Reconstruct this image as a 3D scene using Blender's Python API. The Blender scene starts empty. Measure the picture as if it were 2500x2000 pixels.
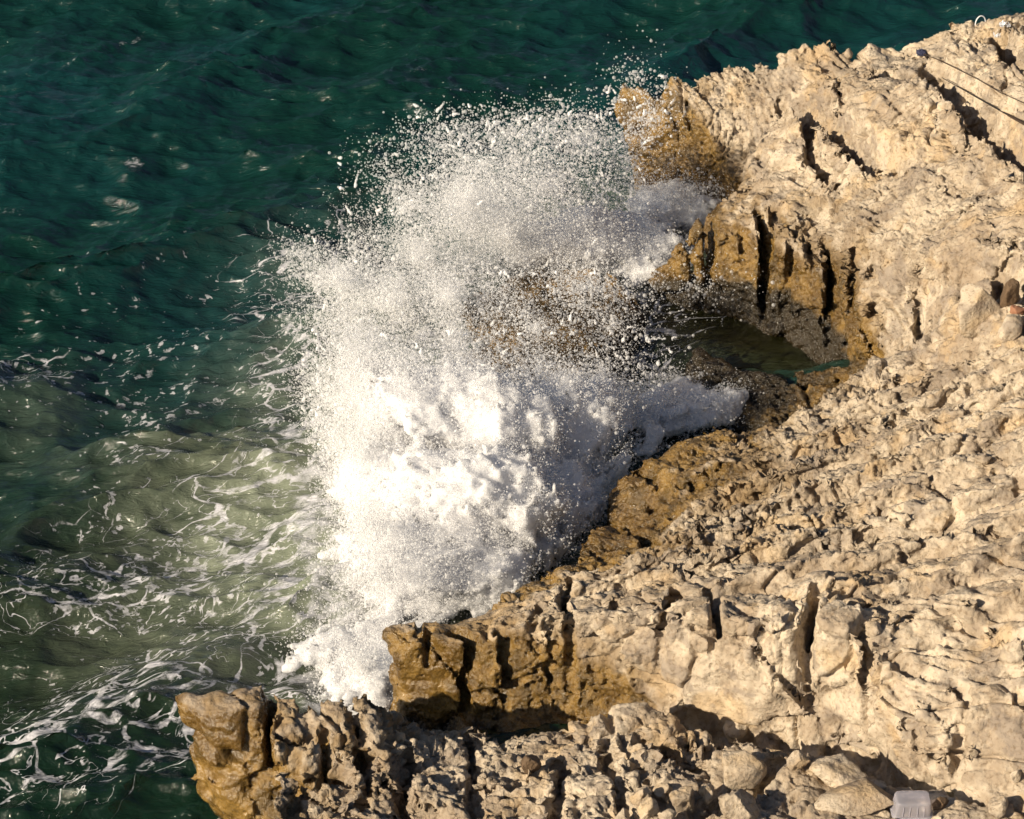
import bpy, math, time
import numpy as np
from mathutils import Vector, Matrix

T0 = time.time()
rng = np.random.default_rng(11)
scene = bpy.context.scene
COL = scene.collection

# ------------------------------------------------------------------ camera
CAM_H, PITCH, TANH = 15.5, math.radians(31.0), math.tan(math.radians(9.45))
cam_data = bpy.data.cameras.new('camera')
cam_data.sensor_width = 36.0
cam_data.lens = 18.0 / TANH
cam_data.clip_start, cam_data.clip_end = 0.5, 8000.0
cam = bpy.data.objects.new('camera', cam_data)
cam.location = (0, 0, CAM_H)
cam.rotation_euler = (math.pi / 2 - PITCH, 0, 0)
COL.objects.link(cam)
scene.camera = cam

# ------------------------------------------------------------------ light
SUN_EL, SUN_AZ = math.radians(26), math.radians(52)      # azimuth: to the left of straight behind the camera
sun_vec = Vector((-math.cos(SUN_EL) * math.sin(SUN_AZ), -math.cos(SUN_EL) * math.cos(SUN_AZ), math.sin(SUN_EL)))
sd = bpy.data.lights.new('sun', 'SUN')
sd.energy, sd.angle, sd.color = 5.0, math.radians(0.5), (1.0, 0.86, 0.66)
sun = bpy.data.objects.new('sun', sd)
sun.rotation_euler = sun_vec.to_track_quat('Z', 'Y').to_euler()
sun.location = (-20, -10, 25)
COL.objects.link(sun)
world = bpy.data.worlds.new('World')
scene.world = world
world.use_nodes = True
wn = world.node_tree.nodes
sky = wn.new('ShaderNodeTexSky')
sky.sky_type, sky.sun_disc = 'NISHITA', False
sky.air_density = 0.8
sky.sun_elevation = SUN_EL
sky.sun_rotation = math.atan2(sun_vec.x, sun_vec.y)
wn['Background'].inputs['Strength'].default_value = 0.05
world.node_tree.links.new(sky.outputs[0], wn['Background'].inputs['Color'])
vs = scene.view_settings
vs.view_transform, vs.look, vs.gamma, vs.exposure = 'Standard', 'None', 1.0, 0.5
vs.use_curve_mapping = False
scene.cycles.max_bounces = 7
scene.cycles.diffuse_bounces = 5
scene.cycles.use_adaptive_sampling = True
scene.cycles.adaptive_threshold = 0.025
scene.cycles.adaptive_min_samples = 24
scene.cycles.transparent_max_bounces = 8
scene.cycles.glossy_bounces = 2
scene.cycles.use_denoising = True
scene.cycles.denoising_input_passes = 'RGB_ALBEDO_NORMAL'
scene.cycles.sample_clamp_indirect = 6.0

# ------------------------------------------------------------------ pixel <-> place
SP, CP = math.sin(PITCH), math.cos(PITCH)
def at(X, Y, z):
    """point of height z seen at photo pixel (X, Y)"""
    X = np.asarray(X, float); Y = np.asarray(Y, float); z = np.asarray(z, float)
    a = (X - 1250) / 1250 * TANH
    b = (1000 - Y) / 1250 * TANH
    ry = CP + b * SP
    rz = -SP + b * CP
    t = (z - CAM_H) / rz
    return np.stack(np.broadcast_arrays(a * t, ry * t, z), -1)
def at_depth(X, Y, yw):
    """point on the upright plane y = yw seen at photo pixel (X, Y)"""
    a = (X - 1250) / 1250 * TANH
    b = (1000 - Y) / 1250 * TANH
    ry = CP + b * SP
    rz = -SP + b * CP
    t = yw / ry
    return np.stack([a * t, yw + 0 * t, CAM_H + rz * t], -1)
def project(p):
    x, y, z = p[..., 0], p[..., 1], p[..., 2] - CAM_H
    d = y * CP - z * SP
    v = y * SP + z * CP
    return 1250 + x / d / TANH * 1250, 1000 - v / d / TANH * 1250

# ------------------------------------------------------------------ noise
def _hash(ix, iy, iz, s):
    h = (ix.astype(np.uint32) * np.uint32(0x8da6b343)) ^ (iy.astype(np.uint32) * np.uint32(0xd8163841)) ^ (iz.astype(np.uint32) * np.uint32(0xcb1ab31f)) ^ np.uint32((s * 0x9e3779b1) & 0xffffffff)
    h ^= h >> np.uint32(15); h *= np.uint32(0x2c1b3c6d); h ^= h >> np.uint32(12); h *= np.uint32(0x297a2d39); h ^= h >> np.uint32(15)
    return h
from concurrent.futures import ThreadPoolExecutor
POOL = ThreadPoolExecutor(4)
def chunked(fn):
    def run(p, seed=0):
        p = np.ascontiguousarray(p, np.float32)
        if len(p) < 40000: return fn(p, seed)
        parts = list(POOL.map(lambda a: fn(a, seed), [p[k:k + 30000] for k in range(0, len(p), 30000)]))
        if isinstance(parts[0], tuple): return tuple(np.concatenate(c) for c in zip(*parts))
        return np.concatenate(parts)
    return run
@chunked
def perlin(p, seed=0):
    p = p.astype(np.float32)
    i = np.floor(p).astype(np.int32); f = p - i
    u = f * f * f * (f * (f * 6 - 15) + 10)
    out = 0
    for dx in (0, 1):
        wx = u[:, 0] if dx else 1 - u[:, 0]
        for dy in (0, 1):
            wy = u[:, 1] if dy else 1 - u[:, 1]
            for dz in (0, 1):
                wz = u[:, 2] if dz else 1 - u[:, 2]
                h = _hash(i[:, 0] + dx, i[:, 1] + dy, i[:, 2] + dz, seed)
                gx = (h & np.uint32(1023)).astype(np.float32) / 511.5 - 1
                gy = ((h >> np.uint32(10)) & np.uint32(1023)).astype(np.float32) / 511.5 - 1
                gz = ((h >> np.uint32(20)) & np.uint32(1023)).astype(np.float32) / 511.5 - 1
                out = out + wx * wy * wz * (gx * (f[:, 0] - dx) + gy * (f[:, 1] - dy) + gz * (f[:, 2] - dz))
    return out * 1.25
def fbm(p, seed=0, octs=4, gain=0.5, lac=2.03):
    a, s, o = 1.0, 1.0, 0
    for k in range(octs):
        o = o + a * perlin(p * s + 17.3 * k, seed + k)
        a *= gain; s *= lac
    return o
@chunked
def voronoi(p, seed=0):
    """F1, F2, id of the nearest cell and the way from its centre"""
    i = np.floor(p).astype(np.int32); f = p - i
    n = len(p)
    f1 = np.full(n, 9, np.float32); f2 = np.full(n, 9, np.float32); cid = np.zeros(n, np.uint32); off = np.zeros((n, 3), np.float32)
    for dx in (-1, 0, 1):
        for dy in (-1, 0, 1):
            for dz in (-1, 0, 1):
                h = _hash(i[:, 0] + dx, i[:, 1] + dy, i[:, 2] + dz, seed)
                jx = f[:, 0] - dx - (h & np.uint32(1023)).astype(np.float32) / 1023
                jy = f[:, 1] - dy - ((h >> np.uint32(10)) & np.uint32(1023)).astype(np.float32) / 1023
                jz = f[:, 2] - dz - ((h >> np.uint32(20)) & np.uint32(1023)).astype(np.float32) / 1023
                d = jx * jx + jy * jy + jz * jz
                near = d < f1
                f2 = np.where(near, f1, np.minimum(f2, d))
                f1 = np.where(near, d, f1)
                cid = np.where(near, h, cid)
                off[near, 0] = jx[near]; off[near, 1] = jy[near]; off[near, 2] = jz[near]
    return np.sqrt(f1), np.sqrt(f2), cid, off
def facets(p, seed):
    """angular broken facets: every cell is a tilted plane of its own; also the gap between the cells"""
    f1, f2, cid, off = voronoi(p, seed)
    h = _hash(cid.view(np.int32), cid.view(np.int32) * 7, cid.view(np.int32) * 13, seed + 5)
    g = np.stack([(h & np.uint32(1023)), (h >> np.uint32(10)) & np.uint32(1023), (h >> np.uint32(20)) & np.uint32(1023)], 1).astype(np.float32) / 511.5 - 1
    return (g * off).sum(1) + 0.35 * g[:, 0], f2 - f1, cid
def sstep(a, b, x):
    t = np.clip((x - a) / (b - a), 0, 1)
    return t * t * (3 - 2 * t)

# ------------------------------------------------------------------ 2-D shape helpers
def rbf(pts, q, smooth=1e-3):
    """thin-plate surface through pts (x, y, value), read at q (N, 2)"""
    P = np.asarray(pts, float); n = len(P)
    def k(r2): return 0.5 * r2 * np.log(r2 + 1e-9)
    A = np.zeros((n + 3, n + 3))
    A[:n, :n] = k(((P[:, None, :2] - P[None, :, :2]) ** 2).sum(-1)) + smooth * np.eye(n)
    A[:n, n] = 1; A[:n, n + 1:] = P[:, :2]; A[n, :n] = 1; A[n + 1:, :n] = P[:, :2].T
    w = np.linalg.solve(A, np.r_[P[:, 2], 0, 0, 0])
    out = w[n] + q @ w[n + 1:]
    for j in range(n):
        out = out + w[j] * k((q[:, 0] - P[j, 0]) ** 2 + (q[:, 1] - P[j, 1]) ** 2)
    return out
def seg_dist(q, poly, closed):
    d = np.full(len(q), 1e9)
    m = len(poly)
    for a in range(m if closed else m - 1):
        p0, p1 = poly[a], poly[(a + 1) % m]
        e = p1 - p0
        t = np.clip(((q - p0) @ e) / (e @ e + 1e-12), 0, 1)
        r = q - p0 - t[:, None] * e
        d = np.minimum(d, (r ** 2).sum(1))
    return np.sqrt(d)
def inside(q, poly):
    c = np.zeros(len(q), bool); m = len(poly)
    for a in range(m):
        x0, y0 = poly[a]; x1, y1 = poly[(a + 1) % m]
        c ^= ((y0 > q[:, 1]) != (y1 > q[:, 1])) & (q[:, 0] < (x1 - x0) * (q[:, 1] - y0) / (y1 - y0 + 1e-12) + x0)
    return c

# ------------------------------------------------------------------ mesh helpers
def surface_nets(F, org, h):
    s = F < 0
    c = np.zeros(tuple(n - 1 for n in F.shape), np.uint8)
    nx, ny, nz = c.shape
    for dx in (0, 1):
        for dy in (0, 1):
            for dz in (0, 1):
                c += s[dx:dx + nx, dy:dy + ny, dz:dz + nz]
    ci = np.argwhere((c > 0) & (c < 8))
    idx = np.full(c.shape, -1, np.int32)
    idx[ci[:, 0], ci[:, 1], ci[:, 2]] = np.arange(len(ci))
    corner = {}
    for dx in (0, 1):
        for dy in (0, 1):
            for dz in (0, 1):
                corner[dx, dy, dz] = F[ci[:, 0] + dx, ci[:, 1] + dy, ci[:, 2] + dz]
    acc = np.zeros((len(ci), 3)); cnt = np.zeros(len(ci))
    for a in corner:
        for ax in range(3):
            if a[ax] == 0:
                b = list(a); b[ax] = 1; b = tuple(b)
                va, vb = corner[a], corner[b]
                m = (va < 0) != (vb < 0)
                t = va[m] / (va[m] - vb[m])
                p = np.tile(np.array(a, float), (m.sum(), 1)); p[:, ax] = t
                acc[m] += p; cnt[m] += 1
    V = (ci + acc / cnt[:, None]) * h + org
    quads = []
    for ax in range(3):
        sl0 = [slice(1, -1)] * 3; sl1 = [slice(1, -1)] * 3
        sl0[ax] = slice(0, -1); sl1[ax] = slice(1, None)
        a, b = s[tuple(sl0)], s[tuple(sl1)]
        e = np.argwhere(a != b)
        flip = a[e[:, 0], e[:, 1], e[:, 2]]
        e = e + [0 if k == ax else 1 for k in range(3)]
        o1, o2 = [(1, 2), (2, 0), (0, 1)][ax]
        def cell(d1, d2):
            q = e.copy(); q[:, o1] -= d1; q[:, o2] -= d2
            return idx[q[:, 0], q[:, 1], q[:, 2]]
        q = np.stack([cell(1, 1), cell(0, 1), cell(0, 0), cell(1, 0)], 1)
        q[~flip] = q[~flip][:, ::-1]
        quads.append(q)
    Q = np.concatenate(quads)
    return V, Q[(Q >= 0).all(1)]
def normals(V, Q):
    n = np.cross(V[Q[:, 2]] - V[Q[:, 0]], V[Q[:, 3]] - V[Q[:, 1]])
    out = np.zeros_like(V)
    for k in range(3):
        out[:, k] = sum(np.bincount(Q[:, j], n[:, k], len(V)) for j in range(4))
    return out / (np.linalg.norm(out, axis=1, keepdims=True) + 1e-12)
def compact(V, Q, *att):
    used = np.unique(Q)
    m = np.full(len(V), -1, np.int64); m[used] = np.arange(len(used))
    return (V[used], m[Q]) + tuple(a[used] for a in att)
def subdivide(V, Q):
    E = np.sort(np.stack([Q, np.roll(Q, -1, 1)], -1).reshape(-1, 2), 1)
    key, inv = np.unique(E[:, 0].astype(np.int64) * len(V) + E[:, 1], return_inverse=True)
    mid = (V[key // len(V)] + V[key % len(V)]) / 2
    inv = inv.reshape(-1, 4) + len(V)
    fc = np.arange(len(Q)) + len(V) + len(mid)
    cen = V[Q].mean(1)
    W = np.concatenate([V, mid, cen])
    P = np.concatenate([np.stack([Q[:, k], inv[:, k], fc, inv[:, k - 1]], 1) for k in range(4)])
    return W, P
def smooth(V, Q, it=1, f=0.5):
    for _ in range(it):
        acc = np.zeros_like(V); cnt = np.bincount(Q.ravel(), minlength=len(V)) * 2
        for j in range(4):
            for k in (1, 3):
                for ax in range(3):
                    acc[:, ax] += np.bincount(Q[:, j], V[Q[:, (j + k) % 4], ax], len(V))
        V = V + f * (acc / np.maximum(cnt, 1)[:, None] - V)
    return V
def make_mesh(name, V, Q, attrs=None, mat=None):
    me = bpy.data.meshes.new(name)
    V = np.ascontiguousarray(V, np.float32); Q = np.ascontiguousarray(Q, np.int32)
    k = Q.shape[1] if len(Q) else 4
    me.vertices.add(len(V)); me.vertices.foreach_set('co', V.ravel())
    if len(Q):
        me.loops.add(Q.size); me.loops.foreach_set('vertex_index', Q.ravel())
        me.polygons.add(len(Q))
        me.polygons.foreach_set('loop_start', np.arange(0, Q.size, k, dtype=np.int32))
        me.polygons.foreach_set('use_smooth', np.ones(len(Q), bool))
    for an, av in (attrs or {}).items():
        at_ = me.attributes.new(an, 'FLOAT', 'POINT')
        at_.data.foreach_set('value', np.ascontiguousarray(av, np.float32))
    if mat: me.materials.append(mat)
    me.update(calc_edges=True)
    return me
def link(name, me, parent=None):
    o = bpy.data.objects.new(name, me)
    COL.objects.link(o)
    if parent: o.parent = parent
    return o
def tag(o, label=None, cat=None, group=None, kind=None):
    for k, v in (('label', label), ('category', cat), ('group', group), ('kind', kind)):
        if v: o[k] = v
    return o

# ------------------------------------------------------------------ materials
class NT:
    def __init__(self, name):
        self.m = bpy.data.materials.new(name); self.m.use_nodes = True
        self.t = self.m.node_tree; self.n = self.t.nodes
        self.b = self.n['Principled BSDF']; self.out = self.n['Material Output']
    def link(self, a, b): self.t.links.new(a, b)
    def node(self, ty, **kw):
        n = self.n.new(ty)
        for k, v in kw.items(): setattr(n, k, v)
        return n
    def put(self, sock, v):
        if hasattr(v, 'is_output') or hasattr(v, 'links'): self.link(v, sock)
        else: sock.default_value = v
    def pos(self, scale=(1, 1, 1), rot=(0, 0, 0), loc=(0, 0, 0)):
        g = self.node('ShaderNodeNewGeometry'); mp = self.node('ShaderNodeMapping')
        mp.inputs['Scale'].default_value = scale; mp.inputs['Rotation'].default_value = rot; mp.inputs['Location'].default_value = loc
        self.link(g.outputs['Position'], mp.inputs['Vector'])
        return mp.outputs[0]
    def lay(self, size=(1, 1, 1), turn=0.0):
        """position in a frame turned about the upright axis and drawn out by size"""
        g = self.node('ShaderNodeNewGeometry'); mp = self.node('ShaderNodeMapping', vector_type='TEXTURE')
        mp.inputs['Scale'].default_value = size; mp.inputs['Rotation'].default_value = (0, 0, math.radians(turn))
        self.link(g.outputs['Position'], mp.inputs['Vector'])
        return mp.outputs[0]
    def noise(self, vec, scale, detail=4, rough=0.55, dist=0.0):
        n = self.node('ShaderNodeTexNoise')
        self.link(vec, n.inputs['Vector'])
        n.inputs['Scale'].default_value = scale; n.inputs['Detail'].default_value = detail
        n.inputs['Roughness'].default_value = rough; n.inputs['Distortion'].default_value = dist
        return n.outputs['Fac']
    def voro(self, vec, scale, feature='F1', rnd=1.0):
        n = self.node('ShaderNodeTexVoronoi', feature=feature)
        self.link(vec, n.inputs['Vector']); n.inputs['Scale'].default_value = scale
        n.inputs['Randomness'].default_value = rnd
        return n.outputs['Distance']
    def math(self, op, a, b=0.0, clamp=False):
        n = self.node('ShaderNodeMath', operation=op, use_clamp=clamp)
        self.put(n.inputs[0], a); self.put(n.inputs[1], b)
        return n.outputs[0]
    def ramp(self, v, lo, hi, a=0.0, b=1.0):
        n = self.node('ShaderNodeMapRange', interpolation_type='SMOOTHSTEP')
        self.put(n.inputs[0], v); self.put(n.inputs[1], lo); self.put(n.inputs[2], hi); n.inputs[3].default_value = a; n.inputs[4].default_value = b
        return n.outputs[0]
    def mix(self, f, a, b):
        n = self.node('ShaderNodeMix', data_type='RGBA')
        self.put(n.inputs[0], f)
        for s, v in ((n.inputs[6], a), (n.inputs[7], b)):
            if isinstance(v, tuple): s.default_value = v + (1,)
            else: self.link(v, s)
        return n.outputs[2]
    def fmix(self, f, a, b):
        n = self.node('ShaderNodeMix', data_type='FLOAT')
        self.put(n.inputs[0], f); self.put(n.inputs[2], a); self.put(n.inputs[3], b)
        return n.outputs[0]
    def attr(self, name):
        return self.node('ShaderNodeAttribute', attribute_name=name).outputs['Fac']
    def bump(self, h, strength=0.5, dist=0.02, prev=None):
        n = self.node('ShaderNodeBump')
        n.inputs['Strength'].default_value = strength; n.inputs['Distance'].default_value = dist
        self.link(h, n.inputs['Height'])
        if prev is not None: self.link(prev, n.inputs['Normal'])
        return n.outputs[0]
    def vadd(self, vec, fac, amt):
        """shift vec by a noise colour"""
        n = self.node('ShaderNodeTexNoise'); self.link(vec, n.inputs['Vector'])
        n.inputs['Scale'].default_value = fac; n.inputs['Detail'].default_value = 3
        s = self.node('ShaderNodeVectorMath', operation='MULTIPLY_ADD')
        self.link(n.outputs['Color'], s.inputs[0]); s.inputs[1].default_value = (amt,) * 3
        self.link(vec, s.inputs[2])
        return s.outputs[0]

def rock_material():
    k = NT('limestone')
    p = k.pos()
    wet = k.attr('wet')
    tone, ochre, grey = k.attr('tone'), k.attr('ochre'), k.attr('grey')
    fine = k.noise(p, 26, 3, 0.65)
    c = k.mix(tone, (0.34, 0.268, 0.192), (0.56, 0.470, 0.355))
    c = k.mix(k.math('MULTIPLY', ochre, 0.45), c, (0.50, 0.345, 0.175))
    c = k.mix(k.math('MULTIPLY', grey, 0.65), c, (0.25, 0.205, 0.165))
    c = k.mix(k.math('MULTIPLY', k.ramp(fine, 0.52, 0.66), 0.5), c, (0.17, 0.115, 0.062))
    c = k.mix(k.attr('stn'), c, (0.235, 0.158, 0.075))
    w = k.mix(tone, (0.110, 0.061, 0.013), (0.245, 0.146, 0.036))
    w = k.mix(k.math('MULTIPLY', k.ramp(fine, 0.5, 0.66), 0.5), w, (0.28, 0.18, 0.062))
    w = k.mix(k.math('MULTIPLY', grey, 0.7), w, (0.075, 0.046, 0.012))
    col = k.mix(wet, c, w)
    col = k.mix(k.attr('weed'), col, (0.030, 0.020, 0.007))
    k.link(col, k.b.inputs['Base Color'])
    k.link(k.fmix(wet, 0.88, k.ramp(fine, 0.3, 0.7, 0.15, 0.42)), k.b.inputs['Roughness'])
    k.link(k.fmix(wet, 0.25, 0.8), k.b.inputs['Specular IOR Level'])
    h1 = k.noise(p, 38, 4, 0.72)
    h2 = k.voro(p, 26)
    hs = k.math('ADD', h1, k.math('MULTIPLY', h2, 0.5))
    bp = k.node('ShaderNodeBump'); bp.inputs['Distance'].default_value = 0.034; k.link(hs, bp.inputs['Height']); k.link(k.math('ADD', 0.45, k.math('MULTIPLY', k.attr('rgh'), 0.4), True), bp.inputs['Strength']); k.link(bp.outputs[0], k.b.inputs['Normal'])
    return k.m
ROCK = rock_material()
print('setup', time.time() - T0)

# ------------------------------------------------------------------ the rocky shore as a solid
# each mass: its rim seen in the photograph (pixel x, pixel y, height), heights inside it, lean of its sides
MASS = {
 'A': dict(rim=[(1508, 262, 1.15), (1522, 218, 1.28), (1640, 197, 1.42), (1760, 168, 1.6), (1900, 142, 1.78), (2050, 118, 1.95), (2130, 112, 2.0), (2185, 132, 1.92), (2215, 102, 2.05), (2330, 75, 2.22), (2500, 45, 2.45), (2800, -70, 2.9), (2950, 300, 3.0), (2950, 720, 2.7), (2300, 620, 1.85), (2000, 560, 1.2), (1850, 500, 0.85), (1775, 440, 0.62), (1768, 372, 0.95), (1730, 312, 1.10), (1640, 285, 1.12), (1560, 280, 1.10)],
           top=[(1700, 240, 1.30), (1900, 300, 1.45), (2100, 300, 1.85), (2300, 300, 2.25), (2500, 300, 2.6), (2000, 450, 1.35), (2300, 480, 1.95), (2600, 520, 2.5), (1850, 380, 1.15)], lean=-0.10, shear=0.30),
 'B': dict(rim=[(1585, 682, 0.18), (1618, 625, 0.5), (1655, 580, 0.75), (1700, 543, 0.92), (1770, 490, 0.85), (1850, 440, 0.9), (2300, 500, 1.9), (2950, 600, 2.7), (2950, 960, 2.4), (2400, 890, 1.6), (2250, 862, 1.15), (2160, 840, 0.80), (2125, 760, 0.98), (2075, 680, 1.08), (1980, 612, 1.10), (1850, 568, 1.04), (1760, 580, 0.86), (1680, 628, 0.58), (1625, 680, 0.22)],
           top=[(1850, 520, 1.08), (2000, 540, 1.22), (2200, 650, 1.45), (2400, 700, 1.85), (2600, 750, 2.15)], lean=0.0, shear=0),
 'C': dict(rim=[(2230, 850, 1.0), (2100, 905, 0.9), (2000, 985, 0.82), (1900, 1040, 0.76), (1750, 1072, 0.70), (1640, 1092, 0.66), (1560, 1138, 0.60), (1492, 1180, 0.55), (1478, 1205, 0.5), (1500, 1265, 0.42), (1535, 1300, 0.40), (1470, 1298, 0.45), (1415, 1330, 0.5), (1400, 1378, 0.55), (1312, 1402, 0.62), (1250, 1450, 0.72), (1180, 1512, 0.85), (1080, 1520, 0.9), (1000, 1522, 0.9), (940, 1552, 0.84), (965, 1572, 0.86), (1040, 1568, 0.92), (1200, 1558, 0.98), (1290, 1512, 1.12), (1450, 1500, 1.30), (1600, 1505, 1.45), (1640, 1515, 1.52), (1760, 1510, 1.65), (1990, 1532, 1.80), (2090, 1560, 1.78), (2140, 1680, 1.50), (2230, 1790, 1.36), (2340, 1900, 1.22), (2420, 1960, 1.16), (2950, 2080, 1.35), (2950, 1500, 2.5), (2950, 820, 2.3)],
           top=[(1600, 1200, 0.68), (1800, 1150, 0.9), (2000, 1100, 1.1), (2300, 1000, 1.5), (2500, 900, 1.9), (1400, 1440, 0.95), (1700, 1350, 1.2), (2000, 1350, 1.5), (2300, 1300, 1.8), (2500, 1300, 2.05), (1850, 1450, 1.55), (2200, 1500, 1.8), (2400, 1600, 1.78), (2300, 1700, 1.58), (2450, 1800, 1.5)], lean=-0.03, shear=0.10),
 'F': dict(rim=[(425, 1706, 1.20), (455, 1694, 1.24), (500, 1714, 1.24), (560, 1704, 1.26), (630, 1682, 1.27), (655, 1712, 1.24), (760, 1722, 1.22), (830, 1742, 1.18), (885, 1712, 1.22), (960, 1735, 0.95), (1040, 1800, 0.70), (1150, 1805, 0.76), (1250, 1792, 0.78), (1400, 1768, 0.84), (1500, 1752, 0.92), (1640, 1785, 0.98), (1800, 1822, 1.05), (2000, 1872, 1.08), (2150, 1912, 1.10), (2300, 1966, 1.10), (2950, 2040, 1.35), (2950, 2450, 1.4), (1200, 2450, 0.9), (700, 2450, 0.7), (655, 2150, 0.95), (652, 1950, 1.1), (655, 1800, 1.18), (640, 1750, 1.22), (560, 1752, 1.22), (470, 1745, 1.20)],
           top=[(750, 1850, 1.05), (700, 1980, .92), (900, 1900, 1.0), (1000, 1850, 0.92), (1200, 1900, 0.92), (1400, 1860, 0.96), (1600, 1900, 1.02), (1800, 1900, 1.05), (2000, 1950, 1.08)], lean=-0.12, shear=0.42),
 'G': dict(rim=[(1010, 1745, 0.0), (1100, 1720, 0.15), (1400, 1690, 0.35), (1640, 1690, 0.50), (2000, 1690, 0.62), (2300, 1850, 0.75), (2950, 1900, 0.9), (2950, 2100, 0.8), (1900, 1900, 0.5), (1400, 1800, 0.2), (1050, 1800, 0.0)],
           top=[(1250, 1740, 0.2), (1500, 1745, 0.38), (1700, 1770, 0.48), (1950, 1850, 0.55), (2200, 1930, 0.68)], lean=-0.3, shear=0),
 'R': dict(rim=[(1672, 872, 0.10), (1705, 850, 0.18), (1745, 872, 0.14), (1800, 905, 0.14), (1900, 915, 0.22), (2060, 915, 0.36), (2160, 895, 0.55), (2100, 975, 0.45), (1950, 1060, 0.18), (1810, 1050, 0.04), (1760, 990, 0.05), (1705, 945, 0.05)],
           top=[(1800, 950, 0.14), (1950, 960, 0.24)], lean=0.0, shear=0),
 'S': dict(rim=[(1150, 740, 0.12), (1290, 675, 0.30), (1400, 668, 0.38), (1520, 720, 0.28), (1545, 760, 0.14), (1470, 850, 0.12), (1350, 930, 0.12), (1180, 900, 0.10)],
           top=[(1350, 760, 0.34), (1250, 850, 0.2)], lean=-0.1, shear=0),
}
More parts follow.
